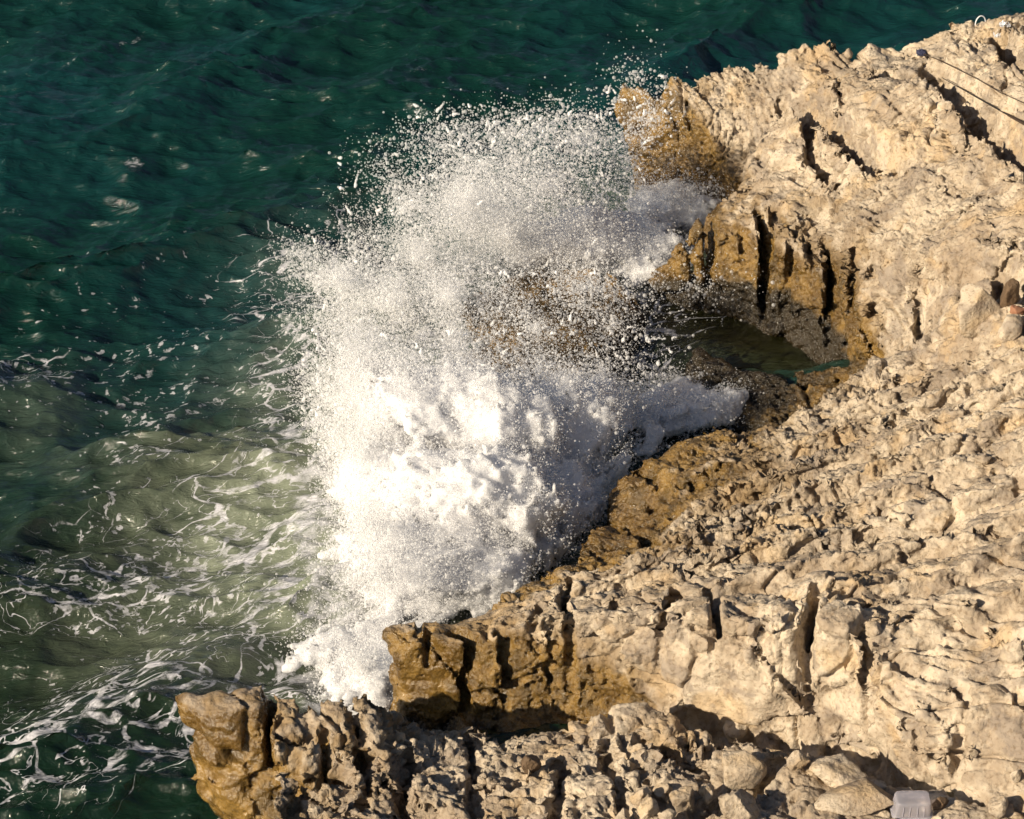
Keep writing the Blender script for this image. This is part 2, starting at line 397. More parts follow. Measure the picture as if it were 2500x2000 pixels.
# crevices: pixels on the top, half width, depth; 'ext' runs the crevice on over the rim
CREV = [
 ('A', [(1950, 238), (2010, 275), (2080, 335), (2150, 400), (2195, 428)], .10, .65, 0),
 ('A', [(2275, 165), (2340, 212), (2400, 275), (2500, 352), (2600, 420)], .15, .6, 0),
 ('A', [(1750, 200), (1795, 225), (1850, 258)], .04, .16, 0),
 ('A', [(2010, 160), (2040, 205), (2060, 250)], .04, .15, 0),
 ('A', [(2060, 250), (2080, 300), (2120, 340)], .03, .12, 0),
 ('A', [(1945, 350), (2020, 425), (2060, 440)], .06, .35, 0),
 ('A', [(1905, 250), (1960, 330), (1990, 390)], .05, .3, 0),
 ('A', [(2185, 428), (2250, 425), (2290, 395)], .03, .13, 0),
 ('A', [(2310, 450), (2380, 490), (2450, 480)], .03, .12, 0),
 ('A', [(2440, 90), (2500, 150), (2560, 200)], .10, .35, 0),
 ('A', [(1690, 250), (1672, 292)], .016, .3, .5), ('A', [(1745, 290), (1735, 330)], .02, .4, .5),
 ('A', [(1850, 380), (1920, 430), (1990, 470)], .04, .16, 0),
 ('B', [(1845, 505), (1868, 545), (1885, 600)], .040, 1.1, .45), ('B', [(1895, 515), (1928, 560), (1930, 620)], .045, 1.3, .5),
 ('B', [(1795, 545), (1812, 570), (1826, 610)], .02, .4, .2), ('B', [(2000, 500), (2025, 570), (2045, 650)], .075, 1.0, .5),
 ('B', [(1700, 552), (1722, 585), (1738, 620)], .04, .7, .4), ('B', [(1955, 540), (1980, 590), (1992, 630)], .022, .4, .25),
 ('B', [(2190, 620), (2230, 720), (2250, 830)], .045, .4, 0), ('B', [(2130, 650), (2150, 720), (2185, 800)], .03, .3, 0),
 ('B', [(2180, 560), (2170, 600), (2190, 640)], .03, .2, 0), ('B', [(2390, 600), (2440, 660), (2500, 740)], .07, .35, 0),
 ('B', [(2300, 560), (2340, 640), (2350, 720)], .025, .15, 0), ('B', [(2080, 600), (2100, 690), (2110, 760)], .03, .5, 0),
 ('C', [(1728, 1440), (1748, 1490), (1742, 1535)], .020, .95, .5), ('C', [(1995, 1440), (1980, 1500), (1990, 1550)], .034, .9, .5),
 ('C', [(1650, 1440), (1622, 1490), (1600, 1530)], .022, .7, .5), ('C', [(1400, 1420), (1383, 1470), (1392, 1530)], .018, 1.1, .5),
 ('C', [(1490, 1460), (1478, 1500), (1488, 1530)], .016, .5, .5), ('C', [(1105, 1545), (1140, 1560), (1165, 1600)], .055, 1.2, .25),
 ('C', [(1215, 1540), (1255, 1550), (1275, 1590)], .060, .9, .2), ('C', [(2130, 1500), (2100, 1540), (2116, 1590)], .02, .45, .4), ('C', [(1868, 1480), (1862, 1500), (1872, 1540)], .010, .25, .5),
 ('C', [(1040, 1540), (1030, 1560), (1050, 1590)], .02, .35, .3), ('C', [(1320, 1490), (1310, 1520), (1325, 1550)], .014, .4, .3),
 ('C', [(1560, 1150), (1600, 1190), (1595, 1240)], .05, .22, 0), ('C', [(1530, 1290), (1600, 1330), (1640, 1310)], .06, .25, 0),
 ('C', [(1900, 1030), (2000, 1060), (2120, 1040), (2300, 1010), (2500, 990)], .03, .12, 0),
 ('C', [(1640, 1260), (1800, 1240), (1950, 1250), (2100, 1300), (2300, 1290)], .03, .13, 0),
 ('C', [(1700, 1460), (1850, 1430), (2000, 1470), (2200, 1480), (2400, 1490), (2560, 1500)], .035, .14, 0),
 ('C', [(2020, 1560), (2200, 1580), (2400, 1570), (2560, 1600)], .03, .13, 0),
 ('C', [(2090, 1620), (2300, 1690), (2500, 1700)], .03, .12, 0),
 ('C', [(2200, 1760), (2240, 1830), (2240, 1910)], .02, .2, 0), ('C', [(2310, 1740), (2360, 1830), (2330, 1900)], .03, .2, 0), ('C', [(2400, 1720), (2440, 1820), (2500, 1900)], .03, .16, 0),
 ('F', [(655, 1680), (660, 1740), (655, 1830)], .03, .6, .4), ('F', [(770, 1700), (775, 1760), (790, 1860)], .028, .35, 0), ('F', [(845, 1710), (860, 1780), (880, 1880)], .028, .35, 0),
 ('F', [(700, 1880), (760, 1900), (820, 1880)], .09, .35, 0), ('F', [(640, 1870), (690, 1870), (720, 1850)], .07, .35, 0),
 ('F', [(1140, 1800), (1160, 1880), (1150, 2000)], .04, .3, 0), ('F', [(1380, 1860), (1360, 1930), (1350, 2010)], .05, .35, 0),
 ('F', [(1000, 1830), (980, 1900), (990, 2000)], .035, .25, 0), ('F', [(1480, 1800), (1500, 1900), (1520, 2000)], .03, .2, 0),
 ('F', [(1560, 1800), (1640, 1830), (1700, 1860)], .05, .25, 0), ('F', [(1700, 1990), (1850, 1930), (1900, 1880)], .08, .28, 0), ('F', [(880, 1800), (900, 1900), (880, 2000)], .03, .25, 0),
]
H = 0.034
X0, X1, Y0, Y1, Z0, Z1 = -4.2, 7.4, 15.6, 32.6, -0.55, 3.2
gx = np.arange(X0, X1, H); gy = np.arange(Y0, Y1, H); gz = np.arange(Z0, Z1, H)
XX, YY = np.meshgrid(gx, gy, indexing='ij')
q = np.stack([XX.ravel(), YY.ravel()], 1)
q3 = np.concatenate([q, np.zeros((len(q), 1))], 1)
warp = np.stack([fbm(q3 * 1.6, 31, 3), fbm(q3 * 1.6, 41, 3)], 1)
jag = np.stack([fbm(q3 * 5.0, 51, 3), fbm(q3 * 5.0, 61, 3)], 1)
qe = q + 0.05 * warp + 0.045 * jag               # jagged rims
qc = q + 0.05 * warp + 0.028 * jag               # jagged crevices
TOPS, DST = {}, {}
for key, M in MASS.items():
    P = np.array(M['rim'] + M['top'], float)
    W = at(P[:, 0], P[:, 1], P[:, 2])
    poly = W[:len(M['rim']), :2]
    box = (q[:, 0] > poly[:, 0].min() - .7) & (q[:, 0] < poly[:, 0].max() + .7) & (q[:, 1] > poly[:, 1].min() - .7) & (q[:, 1] < poly[:, 1].max() + .7)
    top = np.full(len(q), -2.0); dst = np.full(len(q), -3.0)
    qq = (q + (qe - q) * (0.5 if key == 'A' else 1.0))[box]
    top[box] = rbf(W, q[box], 0.02)
    d = seg_dist(qq, poly, True)
    dst[box] = np.where(inside(qq, poly), d, -d)
    M['pts'] = W
    for ck, line, hw, dep, ext in CREV:
        if ck != key: continue
        L = np.array(line, float); z = np.full(len(L), 1.2)
        for _ in range(6):
            w3 = at(L[:, 0], L[:, 1], z); z = rbf(W, w3[:, :2], 0.02)
        w2 = at(L[:, 0], L[:, 1], z)[:, :2]
        if ext: w2 = np.vstack([w2, w2[-1] + [0.0, -ext]])
        cb = (q[:, 0] > w2[:, 0].min() - 3 * hw - .2) & (q[:, 0] < w2[:, 0].max() + 3 * hw + .2) & (q[:, 1] > w2[:, 1].min() - 3 * hw - .2) & (q[:, 1] < w2[:, 1].max() + 3 * hw + .2)
        dd = seg_dist(qc[cb], w2, False)
        vary = 0.75 + 0.9 * perlin(q3[cb] * 2.3, 71)
        if dep >= .6 and not ext: vary = np.maximum(vary, .9)
        top[cb] -= dep * np.clip(1.25 - dd / (hw * np.clip(vary, .25, 1.6)), 0, 1) ** 0.7
    TOPS[key] = top; DST[key] = dst
# bedding ledges on the platform and slabs on the headlands: each ledge steps up away from the sea, then dips back
def saw(ph, w):
    f = ph - np.floor(ph)
    return np.where(f < 1 - w, -f / (1 - w), -(1 - (f - (1 - w)) / w))
n2 = fbm(q3 * 0.7, 81, 3); n3 = fbm(q3 * 2.1, 85, 3)
ledge = saw((q[:, 1] - 0.10 * q[:, 0]) / 0.55 + 0.50 * n2 + 0.14 * n3, 0.09)
TOPS['C'] += 0.19 * (ledge + .5) * sstep(0.25, 0.9, DST['C'])
slab = saw((q[:, 1] * 0.45 + 0.9 * q[:, 0]) / -0.75 + 0.5 * n2 + 0.12 * n3, 0.16)
TOPS['A'] += 0.05 * (slab + .5) * sstep(0.2, 0.7, DST['A'])
TOPS['B'] += 0.09 * (slab + .5) * sstep(0.1, 0.6, DST['B'])
TOPS['F'] += 0.06 * (saw((q[:, 1] * 0.7 + 0.7 * q[:, 0]) / -0.5 + 0.6 * n2 + .2 * n3, .2) + .5) * sstep(0.12, 0.5, DST['F'])
lump = 0.035 * fbm(q3 * 1.9, 91, 3) + 0.02 * np.abs(fbm(q3 * 3.1, 95, 3))
for key in TOPS: TOPS[key] += lump
print('maps', time.time() - T0)
F = np.full((len(gx), len(gy), len(gz)), 3.0, np.float32)
zb = gz[None, None, :].astype(np.float32)
def solid(key, sl):
    M = MASS[key]
    t = TOPS[key].reshape(XX.shape)[sl].astype(np.float32); d = DST[key].reshape(XX.shape)[sl].astype(np.float32)
    out = np.empty(d.shape + (len(gz),), np.float32)
    for k, z in enumerate(gz):                                  # sheared: the foot stands further in than the rim
        sh = M['shear'] * max(1.25 - z, 0) / H
        n = int(math.floor(sh)); f = sh - n
        ix = np.arange(d.shape[0])
        dk = d[np.clip(ix - n, 0, len(ix) - 1)] * (1 - f) + d[np.clip(ix - n - 1, 0, len(ix) - 1)] * f if M['shear'] else d
        out[:, :, k] = np.maximum((z - t) * 0.85, -(dk - M['lean'] * min(max(1.3 - z, 0), 1.6)) * 0.95)
    return out
for key in MASS:
    on = np.argwhere((DST[key].reshape(XX.shape) > -0.95))
    (a0, b0), (a1, b1) = on.min(0), on.max(0) + 1
    sl = (slice(a0, a1), slice(b0, b1))
    F[sl] = np.minimum(F[sl], solid(key, sl))
# bend, joint and break the solid in the band near its surface
band = np.argwhere(np.abs(F) < 0.30)
P = np.stack([gx[band[:, 0]], gy[band[:, 1]], gz[band[:, 2]]], 1).astype(np.float32)
vis = project(P); keep = (vis[0] > -60) & (vis[0] < 2660) & (vis[1] > -100) & (vis[1] < 2160)
band, P = band[keep], P[keep]
print('band', len(P), time.time() - T0)
w1 = np.stack([perlin(P * 1.7, 101), perlin(P * 1.7, 102), perlin(P * 1.7, 103)], 1)
w2 = np.stack([perlin(P * 5.1, 104), perlin(P * 5.1, 105), perlin(P * 5.1, 106)], 1)
sp = (P + 0.055 * w1 + 0.036 * w2 - [X0, Y0, Z0]) / H
sp = np.clip(sp, 0, np.array(F.shape) - 1.001)
si = sp.astype(np.int32); sf = (sp - si).astype(np.float32)
Fw = 0
for dx in (0, 1):
    for dy in (0, 1):
        for dz in (0, 1):
            Fw = Fw + F[si[:, 0] + dx, si[:, 1] + dy, si[:, 2] + dz] * (sf[:, 0] if dx else 1 - sf[:, 0]) * (sf[:, 1] if dy else 1 - sf[:, 1]) * (sf[:, 2] if dz else 1 - sf[:, 2])
def joint_space(p):
    c, s = math.cos(0.55), math.sin(0.55)
    return np.stack([(c * p[:, 0] + s * p[:, 1]) / 0.55, (-s * p[:, 0] + c * p[:, 1]) / 0.95, p[:, 2] / 0.75], 1)
part_ = np.clip(0.55 + 1.6 * perlin(P * 0.9, 107), 0.1, 1.3)          # joints open wide in places, close in others
fc_, gap, _ = facets(joint_space(P + 0.08 * w1 + 0.02 * w2), 7)
dF = -0.03 + 0.10 * part_ * np.clip(1 - gap / 0.09, 0, 1) + 0.040 * fc_
fc_, gap, _ = facets((P + 0.03 * w2) / np.array([0.30, 0.34, 0.22]), 9)
dF += 0.028 * fc_
F[band[:, 0], band[:, 1], band[:, 2]] = (Fw + dF).astype(np.float32)
V, Q = surface_nets(F, np.array([X0, Y0, Z0]), H)
print('nets', len(V), len(Q), time.time() - T0)
cen = V[Q].mean(1); pv = project(cen)
nrm = np.cross(V[Q[:, 2]] - V[Q[:, 0]], V[Q[:, 3]] - V[Q[:, 1]])
nrm /= np.linalg.norm(nrm, axis=1, keepdims=True) + 1e-12
view = cen - [0, 0, CAM_H]; view /= np.linalg.norm(view, axis=1, keepdims=True)
keep = (pv[0] > -50) & (pv[0] < 2650) & (pv[1] > -90) & (pv[1] < 2150) & (cen[:, 2] > -0.15) & ((nrm * view).sum(1) < 0.6)
keep &= (cen[:, 0] < X1 - 2 * H) & (cen[:, 1] > Y0 + 2 * H)
V, Q = compact(V, Q[keep])
V = smooth(V, Q, 1, 0.35)
V, Q = subdivide(V, Q)
V = smooth(V, Q, 1, 0.4)
print('subdiv', len(V), len(Q), time.time() - T0)
# which mass a point belongs to
iu = np.clip(((V[:, 0] - X0) / H).astype(int), 0, len(gx) - 1); iv = np.clip(((V[:, 1] - Y0) / H).astype(int), 0, len(gy) - 1)
li = iu * len(gy) + iv
keys = list(MASS)
fm = np.stack([np.maximum(V[:, 2] - TOPS[k2][li], -(DST[k2][li] - MASS[k2]['lean'] * np.clip(1.3 - V[:, 2], 0, 1.6))) for k2 in keys], 1)
owner = fm.argmin(1)
# wet line: how high the sea has stained the rock, per place (pixel, height there, stain height)
STAIN = [(1560, 300, 1.0, 1.45), (1680, 350, 1.0, 1.25), (1790, 430, .7, .72), (1850, 330, 1.2, .2), (2000, 300, 1.6, 0), (1640, 640, .5, 1.1), (1700, 600, .9, 1.2), (1760, 700, .5, 1.1), (1900, 760, .5, .95), (1850, 560, 1.1, .90), (2050, 800, .5, .95), (2150, 780, .8, .8), (2300, 700, 1.6, 0),
         (1800, 930, .3, .9), (2000, 930, .4, .8), (1700, 1090, .6, 1.05), (1550, 1180, .5, 1.3), (1560, 1250, .5, 1.2), (1680, 1190, .7, 1.02), (1800, 1100, .8, .9), (2000, 1050, 1., .2), (1700, 1290, .8, .5), (1420, 1360, .5, 1.15), (1350, 1400, .6, 1.1), (1280, 1440, .7, 1.0), (1450, 1400, .8, .4), (1050, 1560, .9, 1.05), (1000, 1650, .4, 1.05), (1250, 1600, .7, 1.0), (1350, 1600, .7, .85), (1500, 1600, .9, .62), (1700, 1600, 1.2, .2), (1300, 1480, 1.1, .5),
         (460, 1760, 1.1, 1.42), (560, 1800, 1.0, 1.42), (600, 1950, .5, 1.3), (700, 1790, 1.1, 1.12), (720, 1900, 1.0, .8), (850, 1800, 1.1, .92), (900, 1900, 1., .4), (1100, 1850, 1., .1), (1500, 1850, 1., 0), (2200, 1700, 1.5, 0), (2400, 1200, 2, 0), (2400, 400, 2.4, 0), (1300, 800, .3, .9)]
S = np.array(STAIN, float); SW = at(S[:, 0], S[:, 1], S[:, 2])
def near_value(q2, xy, val, pw=3.0):
    num = 0; den = 0
    for (x, y), v in zip(xy, val):
        w = 1 / ((q2[:, 0] - x) ** 2 + (q2[:, 1] - y) ** 2 + 0.02) ** pw
        num = num + w * v; den = den + w
    return num / den
stain = near_value(V[:, :2], SW[:, :2], S[:, 3], 2.0)
N = normals(V, Q)
warpv = fbm(V * 1.3, 121, 4); warpf = fbm(V * 6.0, 131, 4)
wet = sstep(-0.10, 0.10, stain - V[:, 2] + 0.16 * warpv + 0.09 * warpf + 0.10 - 0.42 * np.clip(N[:, 2] - 0.35, 0, 1))
# karst roughness per place
ROUGH = [(1560, 350, 1., .2), (1800, 280, 1.2, .6), (2000, 220, 1.7, .5), (2100, 400, 1.5, .4), (2400, 300, 2.3, .35), (1750, 680, .8, .5), (1900, 650, 1., .8), (2050, 560, 1.2, 1.), (2200, 650, 1.4, .8), (2350, 700, 1.7, .35), (1800, 930, .3, 1.2), (2000, 1000, .9, 1.0), (1800, 1120, .8, 1.1), (1530, 1220, .5, .5), (1700, 1200, .8, 1.05), (2100, 1150, 1.2, .8), (2350, 1080, 1.6, .5), (2450, 1250, 2., .3), (1400, 1400, .6, .9), (1600, 1380, 1., 1.1), (1900, 1300, 1.4, 1.), (2200, 1380, 1.8, .4), (1050, 1620, .5, .3), (1300, 1600, .8, .7), (1500, 1600, .9, .7), (1700, 1600, 1.2, .12), (1880, 1600, 1.3, .12), (1800, 1680, 1.0, .15), (1700, 1540, 1.4, .2), (1880, 1540, 1.6, .2), (2050, 1620, 1.4, .3), (2300, 1600, 1.7, .35), (2300, 1850, 1.3, .3), (520, 1850, .8, .15), (700, 1780, 1.1, .6), (750, 1950, 1., 1.0), (900, 1820, 1., .9), (1200, 1800, .9, 1.0), (1200, 1950, 1., .5), (1500, 1850, 1., .9), (1800, 1900, 1., .6), (1300, 800, .3, .8)]
R = np.array(ROUGH, float); RW = at(R[:, 0], R[:, 1], R[:, 2])
rough = np.clip(near_value(V[:, :2], RW[:, :2], R[:, 3], 2.0) + 0.30 * warpv, 0.08, 1.5)
wv = V + 0.05 * np.stack([perlin(V * 5, 141), perlin(V * 5, 142), perlin(V * 5, 143)], 1)
part_ = np.clip(0.6 + 1.5 * perlin(V * 1.4, 145), 0.0, 1.3)
dry = 1 - 0.85 * wet
ang_ = np.where(np.isin(owner, [keys.index('A'), keys.index('B')]), 0.50, -1.36) + 0.25 * perlin(V * .5, 144)     # strike of the joints: down to the right on the headlands, along the ledges on the platform
ca_, sa_ = np.cos(ang_), np.sin(ang_)
def strike(p): return np.stack([ca_ * p[:, 0] + sa_ * p[:, 1], -sa_ * p[:, 0] + ca_ * p[:, 1], p[:, 2]], 1)
jw = 0.03 * np.stack([perlin(V * 6, 146), perlin(V * 6, 147), perlin(V * 6, 148)], 1)
_, gap, _ = facets(strike(V + jw) / np.array([.46, 1.35, .7]), 77)
crack = -0.11 * np.clip(1 - gap / 0.095, 0, 1) ** .8 * np.clip(part_ - .1, 0, 1)
p2_ = np.clip(0.25 + 1.9 * perlin(V * 1.7 + 4, 149), 0.0, 1.2) * np.clip(.25 + rough, 0, 1)
_, gap, _ = facets(strike(V + jw) / np.array([0.20, 0.52, 0.25]), 79)
crack -= 0.060 * np.clip(1 - gap / 0.17, 0, 1) ** .8 * p2_
fc_, gap, _ = facets(wv / np.array([0.15, 0.17, 0.17]), 19)
disp = crack * dry - 0.034 * np.clip(1 - gap / 0.20, 0, 1) * rough * p2_ * dry - 0.022 * fc_ * (0.2 + rough) * (1 - .5 * wet)
fc_, gap, _ = facets(wv / 0.066, 23)
disp += np.clip(rough - .35, 0, 2) * (-0.008 * np.clip(1 - gap / 0.18, 0, 1) - 0.024 * fc_)
disp += 0.010 * (0.35 + rough) * fbm(V * 6.5, 151, 4, 0.55)
pr = np.stack([V[:, 0] * .87 - V[:, 1] * .5, V[:, 0] * .5 + V[:, 1] * .87, V[:, 2]], 1)
pit = fbm(pr * np.array([6., 12.5, 9.]), 161, 3, 0.6)
disp -= 0.085 * np.clip(rough - .1, 0, 2) * sstep(0.24, 0.52, pit)
pit2 = perlin(V * np.array([19., 23., 21.]), 171)
disp -= 0.032 * np.clip(rough - .1, 0, 2) * sstep(0.20, 0.42, pit2)
disp -= 0.020 * dry * np.clip(.3 + rough, 0, 1) * sstep(0.24, 0.45, perlin(V * np.array([15., 17., 16.]) + 3, 173))
disp = np.maximum(disp, -0.088)
V = V + N * disp[:, None]
stn = 0.75 * sstep(-0.55, 0.05, stain - V[:, 2] + 0.25 * warpv + 0.35 * warpf) * sstep(-.25, .35, warpf + .3 * rough)
tone = sstep(-0.55, 0.55, fbm(V * 1.1, 401, 3) + 0.8 * fbm(V * 6, 405, 3, 0.6))
ochre = sstep(0.12, 0.5, fbm(V * 1.7 + 9, 411, 4, 0.6)); grey = sstep(0.10, 0.45, fbm(V * 2.8 + 5, 421, 4, 0.65))
pc_ = at(1850, 830, 0.1)
weed = sstep(0.03, -0.10, V[:, 2] - 0.12 - 0.50 * np.exp(-((V[:, 0] - pc_[0]) ** 2 + (V[:, 1] - pc_[1]) ** 2) / 1.3) + 0.12 * warpf + 0.10 * warpv)
weed = np.maximum(weed, np.where(owner == keys.index('R'), 0.75 * sstep(-.4, .2, warpf), 0))
print('displaced', time.time() - T0)
# cut the masses into the blocks between their joints
wp = V + 0.08 * np.stack([perlin(V * 1.7, 101), perlin(V * 1.7, 102), perlin(V * 1.7, 103)], 1)
_, _, cid, _ = voronoi(joint_space(wp) * np.array([0.5, 0.5, 0.30]), 7)
NAMES = {
 'A': ('headland', 'pale cracked limestone headland with brown wet tip at the upper right'),
 'B': ('headland', 'grooved limestone headland with brown foot between the foam inlet and the green pool'),
 'C': ('rock_platform', 'broad pitted limestone platform stepping up from the splash to the right edge'),
 'F': ('rock_ledge', 'nearest limestone ledge along the bottom with a smooth brown overhanging end'),
 'G': ('gully_floor', 'shadowed gully floor between the nearest ledge and the pale block wall'),
 'R': ('reef', 'low dark brown reef lying in the shaded pool'),
 'S': ('reef', 'low brown reef half hidden behind the flying spray'),
}
fo = owner[Q[:, 0]]; fc = cid[Q[:, 0]]
N_PIECES = 0
for ki, key in enumerate(keys):
    sel = fo == ki
    if not sel.any(): continue
    root = link(NAMES[key][0], None)
    w0 = MASS[key]['pts'][:, :2].mean(0)
    root.location = (0, 0, 0)
    tag(root, NAMES[key][1], 'rock', kind='structure')
    ids, cnt = np.unique(fc[sel], return_counts=True)
    small = set(ids[cnt < 700].tolist()); rest = np.isin(fc[sel], list(small)) if small else np.zeros(sel.sum(), bool)
    Qs = Q[sel]; cs = fc[sel]
    for c0 in [c for c in ids if c not in small] + ([None] if rest.any() else []):
        Qp = Qs[rest] if c0 is None else Qs[cs == c0]
        v, qd, w_, wd, t_, o_, g_, r_, s_ = compact(V, Qp, wet, weed, tone, ochre, grey, rough, stn)
        link('rock_block', make_mesh('rock_block', v, qd, {'wet': w_, 'weed': wd, 'tone': t_, 'ochre': o_, 'grey': g_, 'rgh': r_, 'stn': s_}, ROCK), root)
        N_PIECES += 1
print('rock pieces', N_PIECES, 'faces', len(Q), time.time() - T0)

# ------------------------------------------------------------------ the sea
def stretched(lo, hi, step, far):
    c = np.arange(lo, hi, step); out = [c]
    d = step; a, b = [], []; x = lo; y = c[-1]
    while x > -far: d *= 1.25; x -= d; a.append(x)
    d = step
    while y < far: d *= 1.25; y += d; b.append(y)
    return np.concatenate([a[::-1], c, b])
wx = stretched(-7.6, 7.6, 0.032, 4000); wy = stretched(18.2, 37.5, 0.036, 6000)
WX, WY = np.meshgrid(wx, wy, indexing='ij')
NW, LW = 1024, 26.0
k1 = np.fft.fftfreq(NW, LW / NW) * 2 * np.pi
KX, KY = np.meshgrid(k1, k1, indexing='ij'); K = np.hypot(KX, KY); K[0, 0] = 1
wr = np.random.default_rng(5)
def sea(wind, lmax, lmin, power, spread, rms):
    cs = (KX * math.cos(wind) + KY * math.sin(wind)) / K
    A = K ** -power * np.exp(-(2 * np.pi / lmax / K) ** 4) * np.exp(-(K * lmin / 2 / np.pi) ** 2) * (0.04 + np.clip(cs, 0, 1) ** spread)
    A[0, 0] = 0
    sp = A * (wr.normal(size=K.shape) + 1j * wr.normal(size=K.shape))
    h = np.fft.ifft2(sp); g = rms / h.real.std()
    return h.real * g, np.fft.ifft2(sp * 1j * KX / K).real * g, np.fft.ifft2(sp * 1j * KY / K).real * g
h1 = sea(math.radians(-66), 4.0, 0.22, 2.6, 2.5, 0.112)
h2 = sea(math.radians(-82), 0.70, 0.07, 1.9, 3.0, 0.023)
h3 = sea(math.radians(-20), 1.2, 0.09, 2.2, 1.2, 0.015)
HH = [a + b + c for a, b, c in zip(h1, h2, h3)]
def tile(A, x, y):
    u = (x / LW * NW) % NW; v = (y / LW * NW) % NW
    i = u.astype(int); j = v.astype(int); fu = u - i; fv = v - j; i1 = (i + 1) % NW; j1 = (j + 1) % NW
    return (A[i, j] * (1 - fu) + A[i1, j] * fu) * (1 - fv) + (A[i, j1] * (1 - fu) + A[i1, j1] * fu) * fv
fade = np.exp(-np.clip(np.abs(WX) - 9, 0, None) / 6) * np.exp(-np.clip(WY - 39, 0, None) / 8) * np.exp(-np.clip(17 - WY, 0, None) / 6)
z = tile(HH[0], WX, WY) * fade
cx = 0.75 * tile(HH[1], WX, WY) * fade; cy = 0.75 * tile(HH[2], WX, WY) * fade
def blobs(lst, x, y):
    """soft patches on the sea: pixel x, y, radii in pixels, tilt in degrees, weight"""
    out = 0
    for X, Y, sx, sy, rot, w in lst:
        c = at(X, Y, 0); r = math.radians(rot)
        px = at(X + sx * math.cos(r), Y - sx * math.sin(r), 0) - c; py = at(X + sy * math.sin(r), Y + sy * math.cos(r), 0) - c
        det = px[0] * py[1] - px[1] * py[0]
        a = ((x - c[0]) * py[1] - (y - c[1]) * py[0]) / det; b = (px[0] * (y - c[1]) - px[1] * (x - c[0])) / det
        out = out + w * np.exp(-0.5 * (a * a + b * b))
    return out
# lifted water: crests and the hump of the breaking wave
z += blobs([(50, 985, 130, 55, 8, .26), (330, 415, 45, 22, 15, .16), (690, 960, 60, 30, 40, .12), (560, 1180, 220, 50, -5, .10), (1000, 1150, 220, 180, 0, .18), (760, 640, 90, 40, 20, .10), (420, 260, 70, 40, 20, .12)], WX, WY)
calm = 1 - 0.85 * np.clip(blobs([(1800, 800, 150, 50, -15, 1.2)], WX, WY), 0, 1)
z *= calm
FOAM = [(1060, 1150, 240, 260, 0, 1.3), (880, 1320, 110, 110, 10, .75), (870, 1150, 90, 120, 0, .6), (880, 1480, 110, 70, 10, .6), (820, 1330, 180, 60, 12, .5), (700, 1250, 180, 40, 10, .3), (650, 1540, 240, 60, 14, .42), (780, 1660, 120, 50, 14, .42), (350, 1650, 240, 60, 18, .46), (120, 1830, 170, 100, 8, .52), (400, 1800, 220, 60, 14, .44), (480, 1200, 120, 45, -15, .55), (720, 980, 70, 40, -40, .55), (60, 930, 80, 30, 10, .3), (800, 760, 120, 120, 0, .55), (100, 1450, 200, 120, 10, .16), (450, 1400, 200, 60, 10, .24), (1620, 560, 170, 110, 20, 1.3), (1400, 640, 200, 90, 0, 1.0), (880, 1660, 110, 70, 0, 1.1), (1690, 990, 90, 40, 10, 1.2), (100, 1950, 160, 60, 0, .22), (1580, 820, 60, 60, 0, .5)]
CAPS = [(325, 78, 36, 5, 38, .62), (165, 155, 26, 4, 18, .55), (336, 402, 20, 6, 10, .72), (20, 490, 40, 7, 5, .45), (1030, 175, 30, 6, 10, .42), (365, 905, 10, 4, 30, .9), (2180, 90, 20, 8, 40, .6)]
FLECK = [(330, 1080, 120, 90, 40, .8), (380, 920, 170, 70, 10, .8), (150, 720, 190, 80, 0, .8), (600, 870, 170, 120, 0, .9), (250, 1450, 350, 120, 10, .8), (500, 1350, 250, 120, 10, .9), (300, 1750, 300, 150, 10, .5), (800, 650, 120, 80, 0, .7), (480, 1200, 150, 80, 0, .8), (60, 950, 90, 60, 0, .8)]
MILK = [(1000, 1200, 330, 230, 0, 1.0), (800, 1320, 240, 120, 8, 1.0), (600, 1260, 200, 70, -4, .35), (640, 1530, 260, 80, 12, .30), (880, 1650, 120, 60, 0, .75), (80, 1010, 110, 70, 10, .16), (330, 1130, 200, 60, 0, .10), (1500, 620, 250, 120, 10, .9), (800, 800, 130, 150, 0, .35), (300, 1500, 300, 120, 10, .10)]
SAND = [(640, 1180, 220, 60, -8, .75), (500, 1280, 240, 110, 0, .3), (1800, 800, 200, 70, -15, 1.0), (700, 1500, 250, 120, 10, .35), (150, 1500, 400, 200, 0, .25)]
foam = blobs(FOAM, WX, WY); foam = np.where(foam < .55, foam, .55 + .45 * np.clip((foam - .55) / .75, 0, 1) ** 1.4); fleckd = np.clip(blobs(FLECK, WX, WY), 0, 1); caps = np.clip(blobs(CAPS, WX, WY), 0, 1.2); milk = np.clip(blobs(MILK, WX, WY), 0, 1); sand = np.clip(blobs(SAND, WX, WY), 0, 1)
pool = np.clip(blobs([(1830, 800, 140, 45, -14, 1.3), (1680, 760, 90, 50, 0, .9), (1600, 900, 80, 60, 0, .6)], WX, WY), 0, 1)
nxw, nyw = WX.shape
vi = np.arange(nxw * nyw).reshape(nxw, nyw)
Qw = np.stack([vi[:-1, :-1], vi[1:, :-1], vi[1:, 1:], vi[:-1, 1:]], -1).reshape(-1, 4)
Vw = np.stack([WX + cx, WY + cy, z], -1).reshape(-1, 3)

